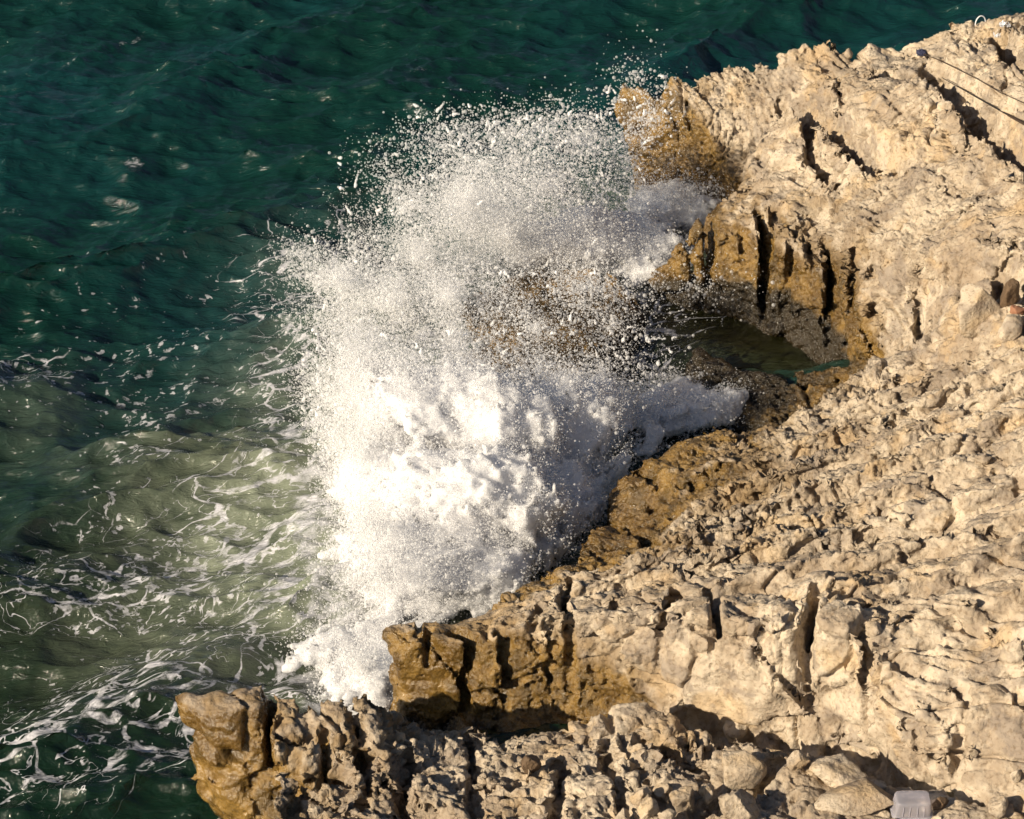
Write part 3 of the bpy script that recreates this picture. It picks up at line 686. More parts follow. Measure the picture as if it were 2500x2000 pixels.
def water_material():
    k = NT('sea_water')
    foam, caps, milk, sand, pool = (k.attr(a) for a in ('foam', 'caps', 'milk', 'sand', 'pool'))
    # lace drawn out along the drift
    pv = k.lay((1.35, 0.78, 4), 27)
    pw = k.vadd(pv, 0.8, 0.75); pw2 = k.vadd(k.vadd(pw, 2.6, 0.20), 9.0, 0.045)
    e1 = k.voro(pw2, 1.9, 'DISTANCE_TO_EDGE'); e2 = k.math('ABSOLUTE', k.math('SUBTRACT', k.noise(pw, 3.4, 3, 0.6, 0.5), 0.5))
    patch = k.noise(pw, 1.1, 4, 0.6)
    dens = k.math('MULTIPLY', foam, k.ramp(patch, 0.32, 0.66, 0.25, 1.6))
    vw = k.ramp(k.noise(pw, 6, 3, 0.6), 0.3, 0.7, 0.3, 1.9); w1 = k.math('MULTIPLY', k.math('MULTIPLY', dens, 0.065), vw); w2 = k.math('MULTIPLY', k.math('MULTIPLY', k.math('SUBTRACT', dens, 0.12), 0.036), vw)
    l1 = k.math('SUBTRACT', 1.0, k.ramp(e1, k.math('MULTIPLY', w1, 0.45), k.math('ADD', w1, 0.004)))
    l2 = k.math('SUBTRACT', 1.0, k.ramp(e2, k.math('MULTIPLY', w2, 0.45), k.math('ADD', w2, 0.003)))
    brk = k.ramp(k.noise(pw2, 5.0, 5, 0.68), 0.40, 0.54)
    lace = k.math('MULTIPLY', k.math('MAXIMUM', l1, l2), brk)
    lace = k.math('MULTIPLY', lace, k.ramp(dens, 0.05, 0.16))
    # flecks
    fl = k.noise(k.lay((1.3, 0.9, 4), 20), 13, 3, 0.6, 0.3)
    fd = k.math('MAXIMUM', k.math('MULTIPLY', k.attr('fleckd'), k.ramp(patch, 0.35, 0.65, 0.3, 1.3)), dens)
    thr = k.math('SUBTRACT', 0.705, k.math('MULTIPLY', fd, 0.11))
    fleck = k.math('MULTIPLY', k.ramp(fl, thr, k.math('ADD', thr, 0.04)), k.ramp(fd, 0.05, 0.3))
    # boiling white where the foam closes
    solid = k.ramp(k.math('ADD', foam, k.math('MULTIPLY', k.math('SUBTRACT', k.noise(pw2, 3.6, 6, 0.68), 0.5), 1.0)), 0.88, 1.15)
    capm = k.ramp(k.math('ADD', caps, k.math('MULTIPLY', k.math('SUBTRACT', k.noise(pv, 24, 5, 0.75), 0.5), 2.2)), 0.45, 0.95)
    white = k.math('MAXIMUM', k.math('MAXIMUM', lace, k.math('MULTIPLY', fleck, 0.7)), k.math('MAXIMUM', solid, capm))
    white = k.math('MULTIPLY', white, k.ramp(k.noise(pv, 16, 4, 0.7), 0.30, 0.62, 0.35, 1.0), True)
    cl = k.noise(k.pos(), 1.3, 5, 0.62, 0.5)
    deep = k.mix(k.ramp(k.noise(k.pos(), 0.25, 3), 0.35, 0.65), (0.0030, 0.0250, 0.0180), (0.0040, 0.0330, 0.0335))
    sx = k.node('ShaderNodeSeparateXYZ'); k.link(k.vadd(k.pos(), 0.3, 3.0), sx.inputs[0])
    deep = k.mix(k.ramp(sx.outputs[1], 23.0, 30.0), (0.0042, 0.0165, 0.0072), deep)      # murkier and greener towards the shore
    c = k.mix(k.math('MULTIPLY', sand, k.ramp(cl, 0.25, 0.7, 0.55, 1.0)), deep, (0.040, 0.045, 0.017))
    c = k.mix(k.math('MULTIPLY', milk, k.ramp(cl, 0.30, 0.70, 0.25, 1.0)), c, (0.215, 0.24, 0.175))
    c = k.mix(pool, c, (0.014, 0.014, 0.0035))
    c = k.mix(white, c, (0.55, 0.55, 0.59))
    k.link(c, k.b.inputs['Base Color'])
    k.link(k.fmix(white, 0.10, 0.7), k.b.inputs['Roughness'])
    k.b.inputs['IOR'].default_value = 1.5
    rip = k.noise(k.lay((1.7, 0.62, 1), 8), 8.5, 5, 0.62, 0.5)
    n1 = k.bump(rip, 0.8, 0.05)
    k.link(n1, k.b.inputs['Normal'])
    return k.m
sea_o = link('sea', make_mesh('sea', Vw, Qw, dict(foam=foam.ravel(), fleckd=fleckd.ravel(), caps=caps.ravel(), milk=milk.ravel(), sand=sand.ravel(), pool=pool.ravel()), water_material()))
tag(sea_o, 'dark green choppy sea streaked with lacy white foam', 'sea', kind='structure')
print('sea', len(Qw), time.time() - T0)

# ------------------------------------------------------------------ the breaking wave
def foam_material(name, trans, col, clear=0.0):
    k = NT(name)
    k.b.inputs['Base Color'].default_value = col + (1,)
    k.b.inputs['Roughness'].default_value = 0.55
    k.b.inputs['Specular IOR Level'].default_value = 0.3
    if name == 'churned_foam':
        p = k.pos()
        k.link(k.bump(k.noise(p, 17, 5, 0.75, 0.6), 0.8, 0.05), k.b.inputs['Normal'])
        k.b.inputs['Subsurface Weight'].default_value = 0.85
        k.b.inputs['Subsurface Radius'].default_value = (1, 1, 1)
        k.b.inputs['Subsurface Scale'].default_value = 0.16
    t = k.node('ShaderNodeBsdfTranslucent'); t.inputs[0].default_value = col + (1,)
    mx = k.node('ShaderNodeMixShader'); mx.inputs[0].default_value = trans
    k.link(k.b.outputs[0], mx.inputs[1]); k.link(t.outputs[0], mx.inputs[2]); top = mx.outputs[0]
    if clear:                                                   # drops let part of the light straight through
        tr = k.node('ShaderNodeBsdfTransparent'); m2 = k.node('ShaderNodeMixShader'); m2.inputs[0].default_value = clear
        k.link(top, m2.inputs[1]); k.link(tr.outputs[0], m2.inputs[2]); top = m2.outputs[0]
    k.link(top, k.out.inputs['Surface'])
    return k.m
FOAM_M = foam_material('churned_foam', 0.0, (0.80, 0.80, 0.815))
DROP_M = foam_material('spray_drops', 0.5, (0.96, 0.96, 0.96), 0.42)
# churned body: lumps given by pixel, foot pixel (where it stands on the sea), radii in metres
BODY = [(1060, 1020, 1230, .58, .42, .46), (1200, 1050, 1240, .62, .45, .46), (1150, 1230, 1370, .74, .45, .48), (1030, 1385, 1450, .48, .45, .28), (930, 1330, 1380, .30, .35, .16), (900, 1200, 1260, .24, .3, .18), (1340, 1050, 1190, .58, .4, .40), (1450, 1030, 1120, .45, .32, .26), (1570, 1000, 1050, .42, .22, .16), (1690, 985, 1010, .34, .20, .13), (930, 980, 1130, .24, .3, .34), (1340, 1220, 1290, .46, .35, .32), (1200, 1400, 1450, .40, .35, .24), (950, 1180, 1300, .38, .4, .40), (1290, 1330, 1370, .3, .25, .2), (1400, 1140, 1210, .36, .25, .3),
        (1710, 500, 510, .36, .35, .17), (1640, 520, 560, .48, .38, .24), (1540, 580, 640, .48, .38, .24), (1430, 590, 680, .46, .38, .30), (1340, 620, 700, .36, .3, .26), (1560, 660, 690, .3, .25, .14), (880, 1650, 1665, .36, .42, .13), (970, 1600, 1610, .22, .35, .13), (1520, 1290, 1290, .14, .12, .10)]
hb = 0.032
bx = np.arange(-2.6, 2.9, hb); by = np.arange(19.2, 30.5, hb); bz = np.arange(-0.25, 2.0, hb)
G = np.full((len(bx), len(by), len(bz)), 2.0, np.float32)
for X, Y, fy, rx, ry, rz in BODY:
    yw = float(at(X, fy, 0)[1]); c = at_depth(np.float64(X), np.float64(Y), yw)
    e = np.sqrt(((bx[:, None, None] - c[0]) / rx) ** 2 + ((by[None, :, None] - c[1]) / ry) ** 2 + ((bz[None, None, :] - c[2]) / rz) ** 2)
    d = ((e - 1) * min(rx, ry, rz)).astype(np.float32)
    hh = np.clip(0.5 + 0.5 * (G - d) / 0.12, 0, 1)
    G = G * (1 - hh) + d * hh - 0.12 * hh * (1 - hh)
def thrown(p):
    o_ = at(1330, 1330, 0) - [0, 0, .3]
    d_ = p - o_; r_ = np.linalg.norm(d_, axis=1, keepdims=True)
    return d_ / r_ * 4.5 + 0.55 * p + np.concatenate([0 * r_, 0 * r_, r_ * .7], 1)
band = np.argwhere(np.abs(G) < 0.28)
P = np.stack([bx[band[:, 0]], by[band[:, 1]], bz[band[:, 2]]], 1)
G[band[:, 0], band[:, 1], band[:, 2]] += (0.16 * fbm(thrown(P), 201, 4, 0.6) + 0.05 * fbm(P * 8.0, 211, 4, 0.75) - 0.015).astype(np.float32)
Vb, Qb = surface_nets(G, np.array([bx[0], by[0], bz[0]]), hb)
Vb, Qb = compact(Vb, Qb[Vb[Qb].mean(1)[:, 2] > -0.12])
o = link('breaking_wave', make_mesh('breaking_wave', Vb, Qb, None, FOAM_M))
tag(o, 'churned white body of the wave breaking against the rocks', 'wave', kind='stuff')
print('body', len(Qb), time.time() - T0)

# spray: drops thrown up from the rocks (pixel centre, spread, foot pixel, depth spread, number, drop radius, clumping)
SPRAY = [
 (1240, 575, 120, 70, 720, .35, 32000, .0046, .35), (880, 740, 70, 50, 880, .25, 12000, .0042, .5), (1020, 630, 80, 60, 800, .3, 12000, .0042, .5), (1140, 490, 95, 72, 720, .35, 22000, .0046, .45), (1330, 450, 110, 70, 700, .4, 8500, .0052, .5), (1180, 400, 110, 55, 720, .3, 9000, .0052, .5),
 (1410, 340, 85, 50, 690, .35, 3000, .0068, .4), (1270, 330, 100, 35, 700, .35, 2200, .0068, .5), (1555, 190, 45, 45, 560, .25, 350, .0075, .3), (1590, 290, 45, 50, 560, .22, 700, .0065, .3), (1530, 410, 60, 60, 600, .25, 1800, .0050, .4),
 (985, 505, 70, 60, 800, .3, 4200, .0050, .6), (860, 600, 60, 50, 860, .3, 1500, .005, .6), (1130, 330, 80, 35, 720, .25, 500, .0070, .5), (930, 400, 60, 45, 800, .3, 250, .006, .5),
 (1310, 800, 130, 80, 980, .35, 7000, .0050, .65), (1100, 720, 110, 60, 950, .35, 13000, .0042, .5), (950, 740, 90, 70, 920, .3, 13000, .0045, .6), (820, 680, 50, 45, 900, .25, 5000, .0045, .6), (1500, 790, 75, 75, 960, .3, 1500, .0058, .5), (1440, 700, 90, 50, 900, .3, 3500, .0052, .4), (1100, 840, 110, 60, 1020, .3, 9000, .0046, .55),
 (1000, 940, 120, 70, 1180, .4, 16000, .0046, .4), (850, 940, 50, 85, 1120, .25, 14000, .0046, .55), (900, 900, 70, 60, 1080, .3, 12000, .0042, .5), (1180, 930, 140, 45, 1180, .35, 12000, .0046, .4), (1400, 930, 100, 40, 1130, .3, 7000, .0046, .4),
 (880, 1120, 50, 90, 1280, .3, 14000, .0044, .45), (930, 1400, 75, 70, 1520, .3, 6000, .0048, .4), (1050, 1400, 80, 60, 1480, .3, 6000, .0046, .4), (820, 1480, 90, 90, 1640, .3, 900, .0055, .3), (900, 1280, 60, 60, 1450, .3, 6000, .0046, .4),
 (780, 690, 55, 45, 880, .25, 3500, .0046, .6), (790, 900, 45, 70, 1060, .25, 3500, .0048, .6), (820, 1050, 40, 60, 1200, .25, 3000, .0048, .6), (740, 620, 40, 30, 800, .2, 900, .005, .6),
 (880, 1630, 55, 35, 1680, .2, 4000, .0048, .4), (1650, 480, 70, 30, 560, .25, 5000, .0048, .3), (1450, 590, 80, 45, 660, .25, 6000, .0046, .3), (1600, 985, 80, 22, 1040, .2, 3500, .0046, .4), (1700, 700, 110, 50, 800, .3, 450, .0065, .2),
]
def jets(p, X, fy):
    """coordinates drawn out along the throw, away from where the water struck"""
    o_ = at(X + 120, fy + 60, 0) - [0, 0, .4]
    d_ = p - o_; r_ = np.linalg.norm(d_, axis=1, keepdims=True)
    return d_ / r_ * 4.2 + np.concatenate([0 * r_, 0 * r_, r_ * .9], 1) + 0.5 * p
pts, rad = [], []
sr = np.random.default_rng(23)
for X, Y, sx, sy, fy, dep, n, r, cl in SPRAY:
    n = int(n * 1.5); m = int(n * 2.0)
    rr = np.minimum(np.abs(sr.normal(size=m)), 3) ** 0.85 * 1.25; th = sr.uniform(0, 2 * np.pi, m)
    px = X + sx * rr * np.cos(th); py = Y + sy * rr * np.sin(th)
    y0 = float(at(X, fy, 0)[1])
    yw = y0 + dep * sr.normal(size=m)
    p = at_depth(px, py, yw)
    ok = p[:, 2] > 0.02
    nz = fbm(jets(p, X, fy), 301, 4, 0.62)
    ok &= nz + 0.25 * sr.normal(size=m) * (1 - cl) > (cl - 0.45) * 0.7
    p = p[ok][:n]
    pts.append(p); rad.append(0.70 * r * np.exp(0.6 * sr.normal(size=len(p))))
pts = np.concatenate(pts); rad = np.clip(np.concatenate(rad), .0015, .020)
# a fuzz of drops torn off the churned body
Nb = normals(Vb, Qb)
pick = sr.integers(0, len(Vb), 240000)
po = Vb[pick] + Nb[pick] * np.abs(0.085 * sr.normal(size=(len(pick), 1))) + 0.018 * sr.normal(size=(len(pick), 3))
nzb = fbm(thrown(po) * 1.5, 311, 4, 0.65)
okb = (nzb > -0.12) & (po[:, 2] > 0.0)
pts = np.concatenate([pts, po[okb]]); rad = np.concatenate([rad, .0034 * np.exp(.5 * sr.normal(size=okb.sum()))])
# strands: drops strung along short curved threads
thr_p, thr_r = [], []
for X, Y, sx, sy, fy, n in [(1200, 320, 140, 50, 720, 40), (1430, 340, 110, 80, 700, 30), (1560, 260, 60, 60, 570, 14), (1350, 800, 140, 110, 980, 60), (1550, 900, 70, 60, 990, 40), (900, 600, 110, 120, 860, 30), (1000, 450, 130, 80, 780, 26), (820, 930, 60, 120, 1120, 40), (1250, 560, 170, 110, 720, 60), (1060, 960, 220, 120, 1180, 80)]:
    for _ in range(n):
        yw = float(at(X, fy, 0)[1]) + .3 * sr.normal()
        c = at_depth(np.float64(X + sx * np.clip(sr.normal(), -1.3, 1.3)), np.float64(Y + sy * np.clip(sr.normal(), -1.2, 1.3)), yw)
        d = sr.normal(size=3); d[2] = abs(d[2]) + .3; d /= np.linalg.norm(d); cv = sr.normal(size=3) * .5
        L = sr.uniform(.03, .10); t = np.linspace(0, 1, 26)[:, None]
        s_ = c + (d * t + cv * t * t) * L + 0.004 * sr.normal(size=(26, 3))
        thr_p.append(s_); thr_r.append((0.011 * (1 - .6 * t[:, 0]) * (0.7 + .5 * np.abs(np.sin(9 * t[:, 0] + sr.uniform(0, 6)))) * sr.uniform(.6, 1.3)))
pts = np.concatenate([pts] + thr_p); rad = np.concatenate([rad] + thr_r)
me = make_mesh('spray', pts, np.zeros((0, 4), int), {'rad': rad}, DROP_M)
spray = link('spray', me)
tag(spray, 'cloud of white spray drops thrown up by the wave', 'spray', kind='stuff')
ng = bpy.data.node_groups.new('drops', 'GeometryNodeTree')
ng.interface.new_socket('Geometry', in_out='INPUT', socket_type='NodeSocketGeometry')
ng.interface.new_socket('Geometry', in_out='OUTPUT', socket_type='NodeSocketGeometry')
gi = ng.nodes.new('NodeGroupInput'); go = ng.nodes.new('NodeGroupOutput')
mp = ng.nodes.new('GeometryNodeMeshToPoints'); na = ng.nodes.new('GeometryNodeInputNamedAttribute'); na.data_type = 'FLOAT'; na.inputs['Name'].default_value = 'rad'
sm = ng.nodes.new('GeometryNodeSetMaterial'); sm.inputs['Material'].default_value = DROP_M
ng.links.new(gi.outputs[0], mp.inputs['Mesh']); ng.links.new(na.outputs['Attribute'], mp.inputs['Radius'])
ng.links.new(mp.outputs[0], sm.inputs['Geometry']); ng.links.new(sm.outputs[0], go.inputs[0])
spray.modifiers.new('drops', 'NODES').node_group = ng
print('spray', len(pts), time.time() - T0)

# ------------------------------------------------------------------ loose stones and things left on the rocks
PX = np.stack(project(V), 1)
DEP = V[:, 1] * CP - (V[:, 2] - CAM_H) * SP
def on_rock(X, Y, r=9):
    """the rock surface seen at a photo pixel"""
    m = np.where((np.abs(PX[:, 0] - X) < r) & (np.abs(PX[:, 1] - Y) < r))[0]
    if not len(m): return at(X, Y, 1.0)
    d = DEP[m]; near = m[d < d.min() + 0.12]
    return V[near].mean(0)
import bmesh
def ico(sub):
    bm = bmesh.new(); bmesh.ops.create_icosphere(bm, subdivisions=sub, radius=1.0)
    v = np.array([x.co[:] for x in bm.verts]); f = np.array([[x.index for x in t.verts] for t in bm.faces]); bm.free()
    return v, f
ICO_V, ICO_F = ico(4)
def stone_mesh(seed, size, pitted=0.5, angular=1.0):
    r = np.random.default_rng(seed)
    v = ICO_V.copy()
    pl = r.normal(size=(13, 3)); pl /= np.linalg.norm(pl, axis=1, keepdims=True); off = r.uniform(.52, .86, 13)
    for n_, d_ in zip(pl, off):
        over = np.clip(v @ n_ - d_, 0, None)
        v = v - angular * over[:, None] * n_
    v = v / np.abs(v).max(0) * np.array(size) * 0.5
    q_ = v + seed * 3.7
    fc2, gap2, _ = facets(q_ / 0.09, 33)
    n_ = v / (np.linalg.norm(v, axis=1, keepdims=True) + 1e-9)
    v = v + n_ * (-0.016 * fc2 * (0.4 + pitted) - 0.030 * pitted * sstep(.2, .5, perlin(q_ * 16, 35)) + 0.012 * fbm(q_ * 8, 37, 3))[:, None]
    t = sstep(-.5, .5, fbm(q_ * 2, 39, 3) + r.uniform(-.15, .5)); o_ = sstep(.15, .6, fbm(q_ * 3, 41, 3)); g_ = sstep(.15, .5, fbm(q_ * 4, 43, 3))
    return make_mesh('stone', v, ICO_F, {'wet': 0 * t, 'weed': 0 * t, 'tone': t, 'ochre': o_, 'grey': g_, 'rgh': 0 * t + .3 + .5 * pitted, 'stn': 0 * t}, ROCK)
def px_m(p): return 7510 / float(p[1] * CP - (p[2] - CAM_H) * SP)
STONES = [  # name, pixel x, y, width px, height px, depth ratio, pitted, turn, label
 ('stone', 1565, 1942, 52, 46, .8, .1, .3, 'small bright white wedge stone, leftmost in the row of loose stones at the bottom'),
 ('stone', 1617, 1934, 60, 52, .9, .4, 1.1, 'rounded grey stone right of the small white wedge stone'),
 ('boulder', 1668, 1946, 76, 82, .8, .5, .6, 'tall pale stone with a broad lit face, third in the bottom row of loose stones'),
 ('stone', 1722, 1934, 54, 60, .8, .3, 2.0, 'upright pale stone with a dark right side beside the big pitted boulder'),
 ('boulder', 1795, 1966, 122, 98, .9, 1.2, .2, 'big pitted boulder at the bottom edge with a shaded right side'),
 ('stone', 1576, 1982, 74, 52, .8, .2, 1.7, 'smooth grey white stone at the bottom edge below the white wedge stone'),
 ('stone', 1522, 1996, 60, 44, .8, .2, .9, 'low pale stone cut by the bottom edge, leftmost of the loose stones'),
 ('stone', 1628, 1992, 50, 40, .8, .3, 2.6, 'small pale stone cut by the bottom edge below the tall pale stone'),
 ('boulder', 1806, 1872, 128, 92, .7, .25, .1, 'large smooth slab boulder with a square shaded end, above the pitted boulder'),
 ('stone', 1832, 1826, 34, 30, .9, .5, .4, 'small knobbly stone sitting on top of the large slab boulder'),
 ('boulder', 1800, 1766, 84, 78, .8, .4, .8, 'dark shadowed boulder lying in the gully under the pale block wall'),
 ('stone', 1297, 1864, 52, 46, .8, .2, .5, 'lone dark brown stone in a hollow of the nearest ledge'),
 ('slab', 2035, 1886, 170, 66, .7, .4, -.25, 'flat grey topped slab beside the shadowed crevice'),
 ('slab', 2085, 1950, 205, 62, .6, .5, -.1, 'long flat slab at the bottom left of the plastic tub'),
 ('stone', 1948, 1860, 62, 50, .8, .4, .7, 'pale stone at the left end of the flat grey topped slab'),
 ('stone', 2136, 1918, 54, 26, .5, .1, -.5, 'thin leaf shaped stone leaning by the end of the shadowed crevice'),
 ('stone', 2298, 1960, 42, 44, .8, .3, .4, 'small brownish stone right next to the plastic tub'),
 ('stone', 2432, 1972, 54, 56, .9, .1, .2, 'white cube shaped stone near the bottom right corner'),
 ('stone', 2478, 1892, 40, 40, .8, .1, .9, 'small pale stone at the right edge above the white cube shaped stone'),
 ('boulder', 2372, 752, 122, 142, .7, .15, .15, 'large square cut pale block on the slope near the right edge'),
 ('boulder', 2468, 800, 76, 66, .8, .2, .5, 'pale block right of the large square cut block'),
 ('stone', 2478, 757, 46, 26, .7, .1, .2, 'small reddish terracotta coloured stone on the pale block at the right edge'),
 ('slab', 2460, 714, 56, 84, .6, .1, .35, 'dark brown leaning slab behind the large square cut block'),
 ('stone', 2270, 262, 32, 34, .8, .2, .3, 'single smooth stone in a crevice of the upper headland'),
]
RED = NT('red_stone'); RED.link(RED.mix(RED.noise(RED.pos(), 30, 4), (0.22, 0.10, 0.055), (0.34, 0.17, 0.10)), RED.b.inputs['Base Color']); RED.b.inputs['Roughness'].default_value = 0.8
BRN = NT('brown_stone'); BRN.link(BRN.mix(BRN.noise(BRN.pos(), 14, 5), (0.075, 0.048, 0.026), (0.17, 0.105, 0.055)), BRN.b.inputs['Base Color']); BRN.b.inputs['Roughness'].default_value = 0.7
BRN.link(BRN.bump(BRN.noise(BRN.pos(), 40, 4), 0.8, 0.03), BRN.b.inputs['Normal'])
for i, (nm, X, Y, w, h, dr, pt, rz, lab) in enumerate(STONES):
    foot = on_rock(X, min(Y + 0.35 * h, 2080)); s_ = 1 / px_m(foot)
    size = (w * s_, w * s_ * dr, h * s_ / 0.9)
    me_ = stone_mesh(60 + i, size, pt, 0.98)
    if 'reddish' in lab: me_.materials[0] = RED.m
    if 'brown' in lab: me_.materials[0] = BRN.m
    o = link(nm, me_)
    o.location = (float(foot[0]), float(foot[1]) + 0.1 * size[1], float(foot[2]) + 0.30 * size[2]); o.rotation_euler = (0.12 * math.sin(i * 2.1), 0.15 * math.cos(i * 1.7), rz)
    tag(o, lab, nm, 'loose stones on the limestone')

def simple(name, col, rough=0.5, **kw):
    k = NT(name); k.link(k.mix(k.noise(k.pos(), 12, 4), tuple(c * .8 for c in col), col), k.b.inputs['Base Color']); k.b.inputs['Roughness'].default_value = rough
    for n_, v_ in kw.items(): k.b.inputs[n_].default_value = v_
    return k.m
def tube(path, radii, seg=8):
    path = np.asarray(path, float); n = len(path)
    tan = np.gradient(path, axis=0); tan /= np.linalg.norm(tan, axis=1, keepdims=True)
    a = np.cross(tan, [0.1, 0.2, 1.0]); a /= np.linalg.norm(a, axis=1, keepdims=True); b = np.cross(tan, a)
    th = np.linspace(0, 2 * np.pi, seg, endpoint=False)
    v = path[:, None] + np.asarray(radii)[:, None, None] * (np.cos(th)[None, :, None] * a[:, None] + np.sin(th)[None, :, None] * b[:, None])
    idx_ = np.arange(n * seg).reshape(n, seg); nx = np.roll(idx_, -1, 1)
    return v.reshape(-1, 3), np.stack([idx_[:-1], nx[:-1], nx[1:], idx_[1:]], -1).reshape(-1, 4)
def over_rock(pix, lift, n=40):
    """a path lying along pixels, a little above the rock, taut between its high points"""
    pix = np.array(pix, float); t = np.linspace(0, 1, n); tk = np.linspace(0, 1, len(pix))
    X = np.interp(t, tk, pix[:, 0]); Y = np.interp(t, tk, pix[:, 1])
    z = np.array([on_rock(x, y, 7)[2] for x, y in zip(X, Y)])
    return X, Y, z
# fishing rod propped across the crevice
X, Y, zz = over_rock([(2300, 190), (2400, 245), (2540, 325)], 0)
fit = np.polyfit(np.arange(len(zz)), zz, 1); zl = np.polyval(fit, np.arange(len(zz))); zl += max((zz - zl).max(), 0) * 0.6 + 0.03
path = at(X, Y, zl); path = path[0] + (path[-1] - path[0]) * np.linspace(0, 1, len(path))[:, None]
rod = bpy.data.objects.new('fishing_rod', None); COL.objects.link(rod); tag(rod, 'thin dark fishing rod lying across the crevice at the top right', 'fishing rod')
blk = simple('rod_black', (0.022, 0.018, 0.014), 0.35)
link('rod_blank', make_mesh('rod_blank', *tube(path[:28], np.linspace(.004, .010, 28)), None, blk), rod)
link('rod_handle', make_mesh('rod_handle', *tube(path[27:], np.linspace(.014, .016, 13)), None, simple('cork_dark', (0.05, 0.03, 0.018), 0.7)), rod)
for j in (3, 11, 19):
    th = np.linspace(0, 2 * np.pi, 14); ring = path[j] + np.stack([0.010 * np.cos(th), 0 * th, 0.010 * np.sin(th) - .012], 1)
    link('line_guide', make_mesh('line_guide', *tube(ring, np.full(14, .002), 5), None, blk), rod)
# cord
X, Y, zz = over_rock([(2256, 132), (2290, 146), (2330, 165), (2390, 195), (2440, 225), (2545, 272)], 0, 60)
zz = np.convolve(np.pad(zz, 6, mode='edge'), np.ones(13) / 13, 'valid') + 0.035
o = link('cord', make_mesh('cord', *tube(at(X, Y, zz), np.full(60, .0045), 6), None, simple('cord_brown', (0.06, 0.038, 0.022), 0.8)))
tag(o, 'thin brown cord trailing over the rocks above the fishing rod', 'cord')
def crumple(name, X, Y, w, h, seed, mat, lab, cat, lift=0.02):
    p0 = on_rock(X, Y); s_ = 1 / px_m(p0); n = 22
    u, v = np.meshgrid(np.linspace(-.5, .5, n), np.linspace(-.5, .5, n), indexing='ij'); r = np.hypot(u, v)
    edge = 1 + .35 * perlin(np.stack([np.cos(np.arctan2(v, u)) * 1.7, np.sin(np.arctan2(v, u)) * 1.7, 0 * u + seed], -1).reshape(-1, 3), seed).reshape(n, n)
    g = np.stack([u * w * s_ * edge, v * h * s_ * 1.6 * edge, 0 * u], -1).reshape(-1, 3)
    g[:, 2] = (w * s_ * .45) * (np.abs(fbm(g / (w * s_) * 3 + seed, seed, 3)) + .5 * (0.5 - r.ravel()).clip(0, 1))
    ii = np.arange(n * n).reshape(n, n); f = np.stack([ii[:-1, :-1], ii[1:, :-1], ii[1:, 1:], ii[:-1, 1:]], -1).reshape(-1, 4)
    me_ = make_mesh(name, np.concatenate([g, g * [1, 1, .6] - [0, 0, .012]]), np.concatenate([f, f[:, ::-1] + n * n]), None, mat)
    o = link(name, me_); o.location = (float(p0[0]), float(p0[1]), float(p0[2]) + lift); tag(o, lab, cat)
    return o
WHT = simple('white_plastic', (0.78, 0.78, 0.80), 0.4)
crumple('plastic_bag', 2455, 62, 26, 14, 17, WHT, 'crumpled white plastic bag on the skyline at the top right corner', 'bag')
crumple('paper_scrap', 2434, 92, 16, 12, 4, WHT, 'tiny white scrap below the crumpled white bag', 'scrap')
crumple('cloth_bag', 2242, 130, 22, 20, 5, simple('blue_cloth', (0.05, 0.055, 0.11), 0.8), 'small dark blue cloth bag tucked in the notch of the upper headland', 'bag', .04)
p0 = on_rock(2393, 52); th = np.linspace(-.15, math.pi + .15, 24)
hoop = np.stack([0.055 * np.cos(th), 0.02 * np.cos(th), 0.085 * np.sin(th)], 1) + p0
o = link('plastic_hoop', make_mesh('plastic_hoop', *tube(hoop, np.full(24, .007)), None, WHT)); tag(o, 'white plastic hoop standing up on the skyline of the upper headland', 'hoop')
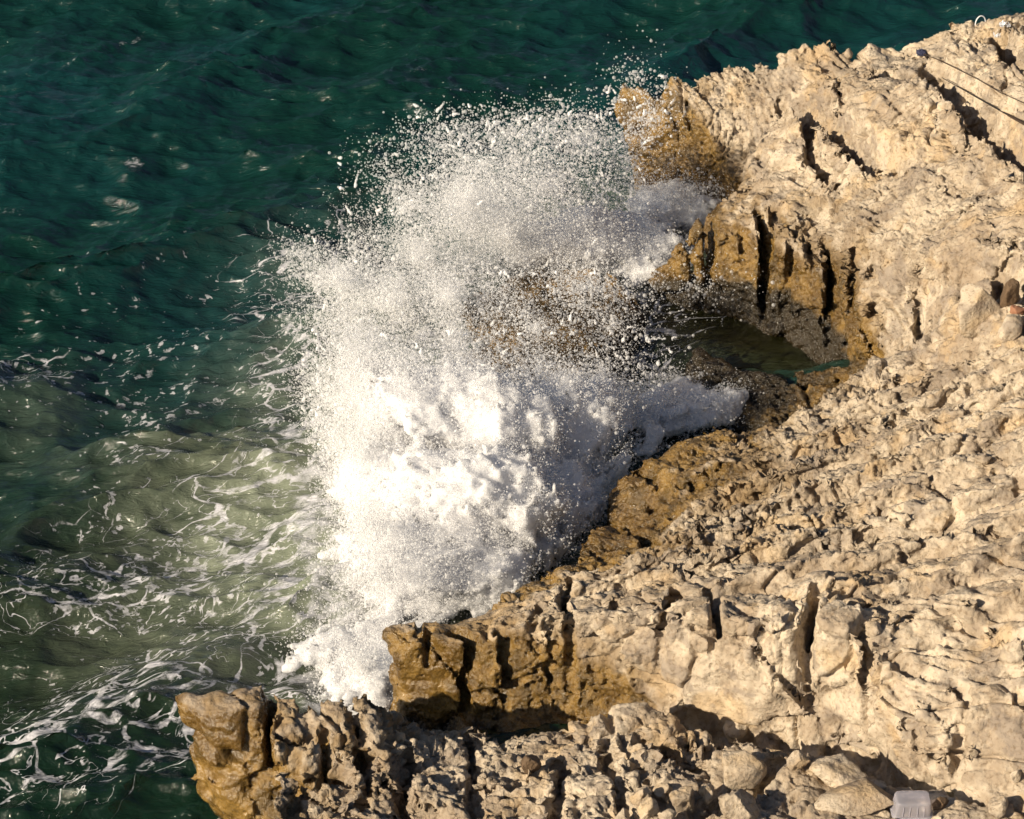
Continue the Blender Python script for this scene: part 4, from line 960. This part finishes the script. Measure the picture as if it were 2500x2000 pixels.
# plastic tub lying on the stones
p0 = on_rock(2222, 1992, 12); s_ = 1 / px_m(p0)
tub = bpy.data.objects.new('plastic_tub', None); COL.objects.link(tub); tub.location = (float(p0[0]), float(p0[1]) + .02, float(p0[2]) + .015); tub.rotation_euler = (.10, .03, .06)
tag(tub, 'empty translucent plastic tub upside down among the stones at the bottom right', 'tub')
CLR = NT('clear_plastic'); CLR.b.inputs['Base Color'].default_value = (.74, .72, .80, 1); CLR.b.inputs['Roughness'].default_value = .22; CLR.b.inputs['Transmission Weight'].default_value = .7; CLR.b.inputs['IOR'].default_value = 1.2
def tub_shell(rows, n=64):
    v = []
    for hw, hd, zz_, rad_ in rows:
        t = np.linspace(0, 2 * np.pi, n, endpoint=False); c_, s2 = np.cos(t), np.sin(t); e = 0.32
        v.append(np.stack([hw * np.sign(c_) * np.abs(c_) ** e, hd * np.sign(s2) * np.abs(s2) ** e, 0 * t + zz_], 1))
    v = np.array(v); m = len(rows); ii = np.arange(m * n).reshape(m, n); nx = np.roll(ii, -1, 1)
    return v.reshape(-1, 3), np.stack([ii[:-1], nx[:-1], nx[1:], ii[1:]], -1).reshape(-1, 4)
Wt = 96 * s_ / 2; Ht = 46 * s_ * 1.0; Dt = Wt * .62
link('tub_body', make_mesh('tub_body', *tub_shell([(Wt * .98, Dt * .98, 0.006, 0), (Wt * .93, Dt * .92, Ht * .5, 0), (Wt * .90, Dt * .89, Ht * .86, 0), (Wt * .86, Dt * .84, Ht * .97, 0), (Wt * .80, Dt * .76, Ht, 0), (Wt * .50, Dt * .46, Ht * 1.005, 0), (.001, .001, Ht * 1.006, 0)]), None, CLR.m), tub)
link('tub_rim', make_mesh('tub_rim', *tub_shell([(Wt * .96, Dt * .96, .012, 0), (Wt * 1.06, Dt * 1.07, .012, 0), (Wt * 1.06, Dt * 1.07, -.002, 0), (Wt * .96, Dt * .96, -.002, 0), (Wt * .96, Dt * .96, .012, 0)]), None, CLR.m), tub)
for sx in (-.55, -.2, .2, .55):
    pth = np.array([[Wt * sx, -Dt * .965, .02], [Wt * sx * .98, -Dt * .935, Ht * .45], [Wt * sx * .96, -Dt * .895, Ht * .82]])
    link('tub_rib', make_mesh('tub_rib', *tube(pth, np.full(3, .0045), 6), None, CLR.m), tub)
print('done', time.time() - T0)
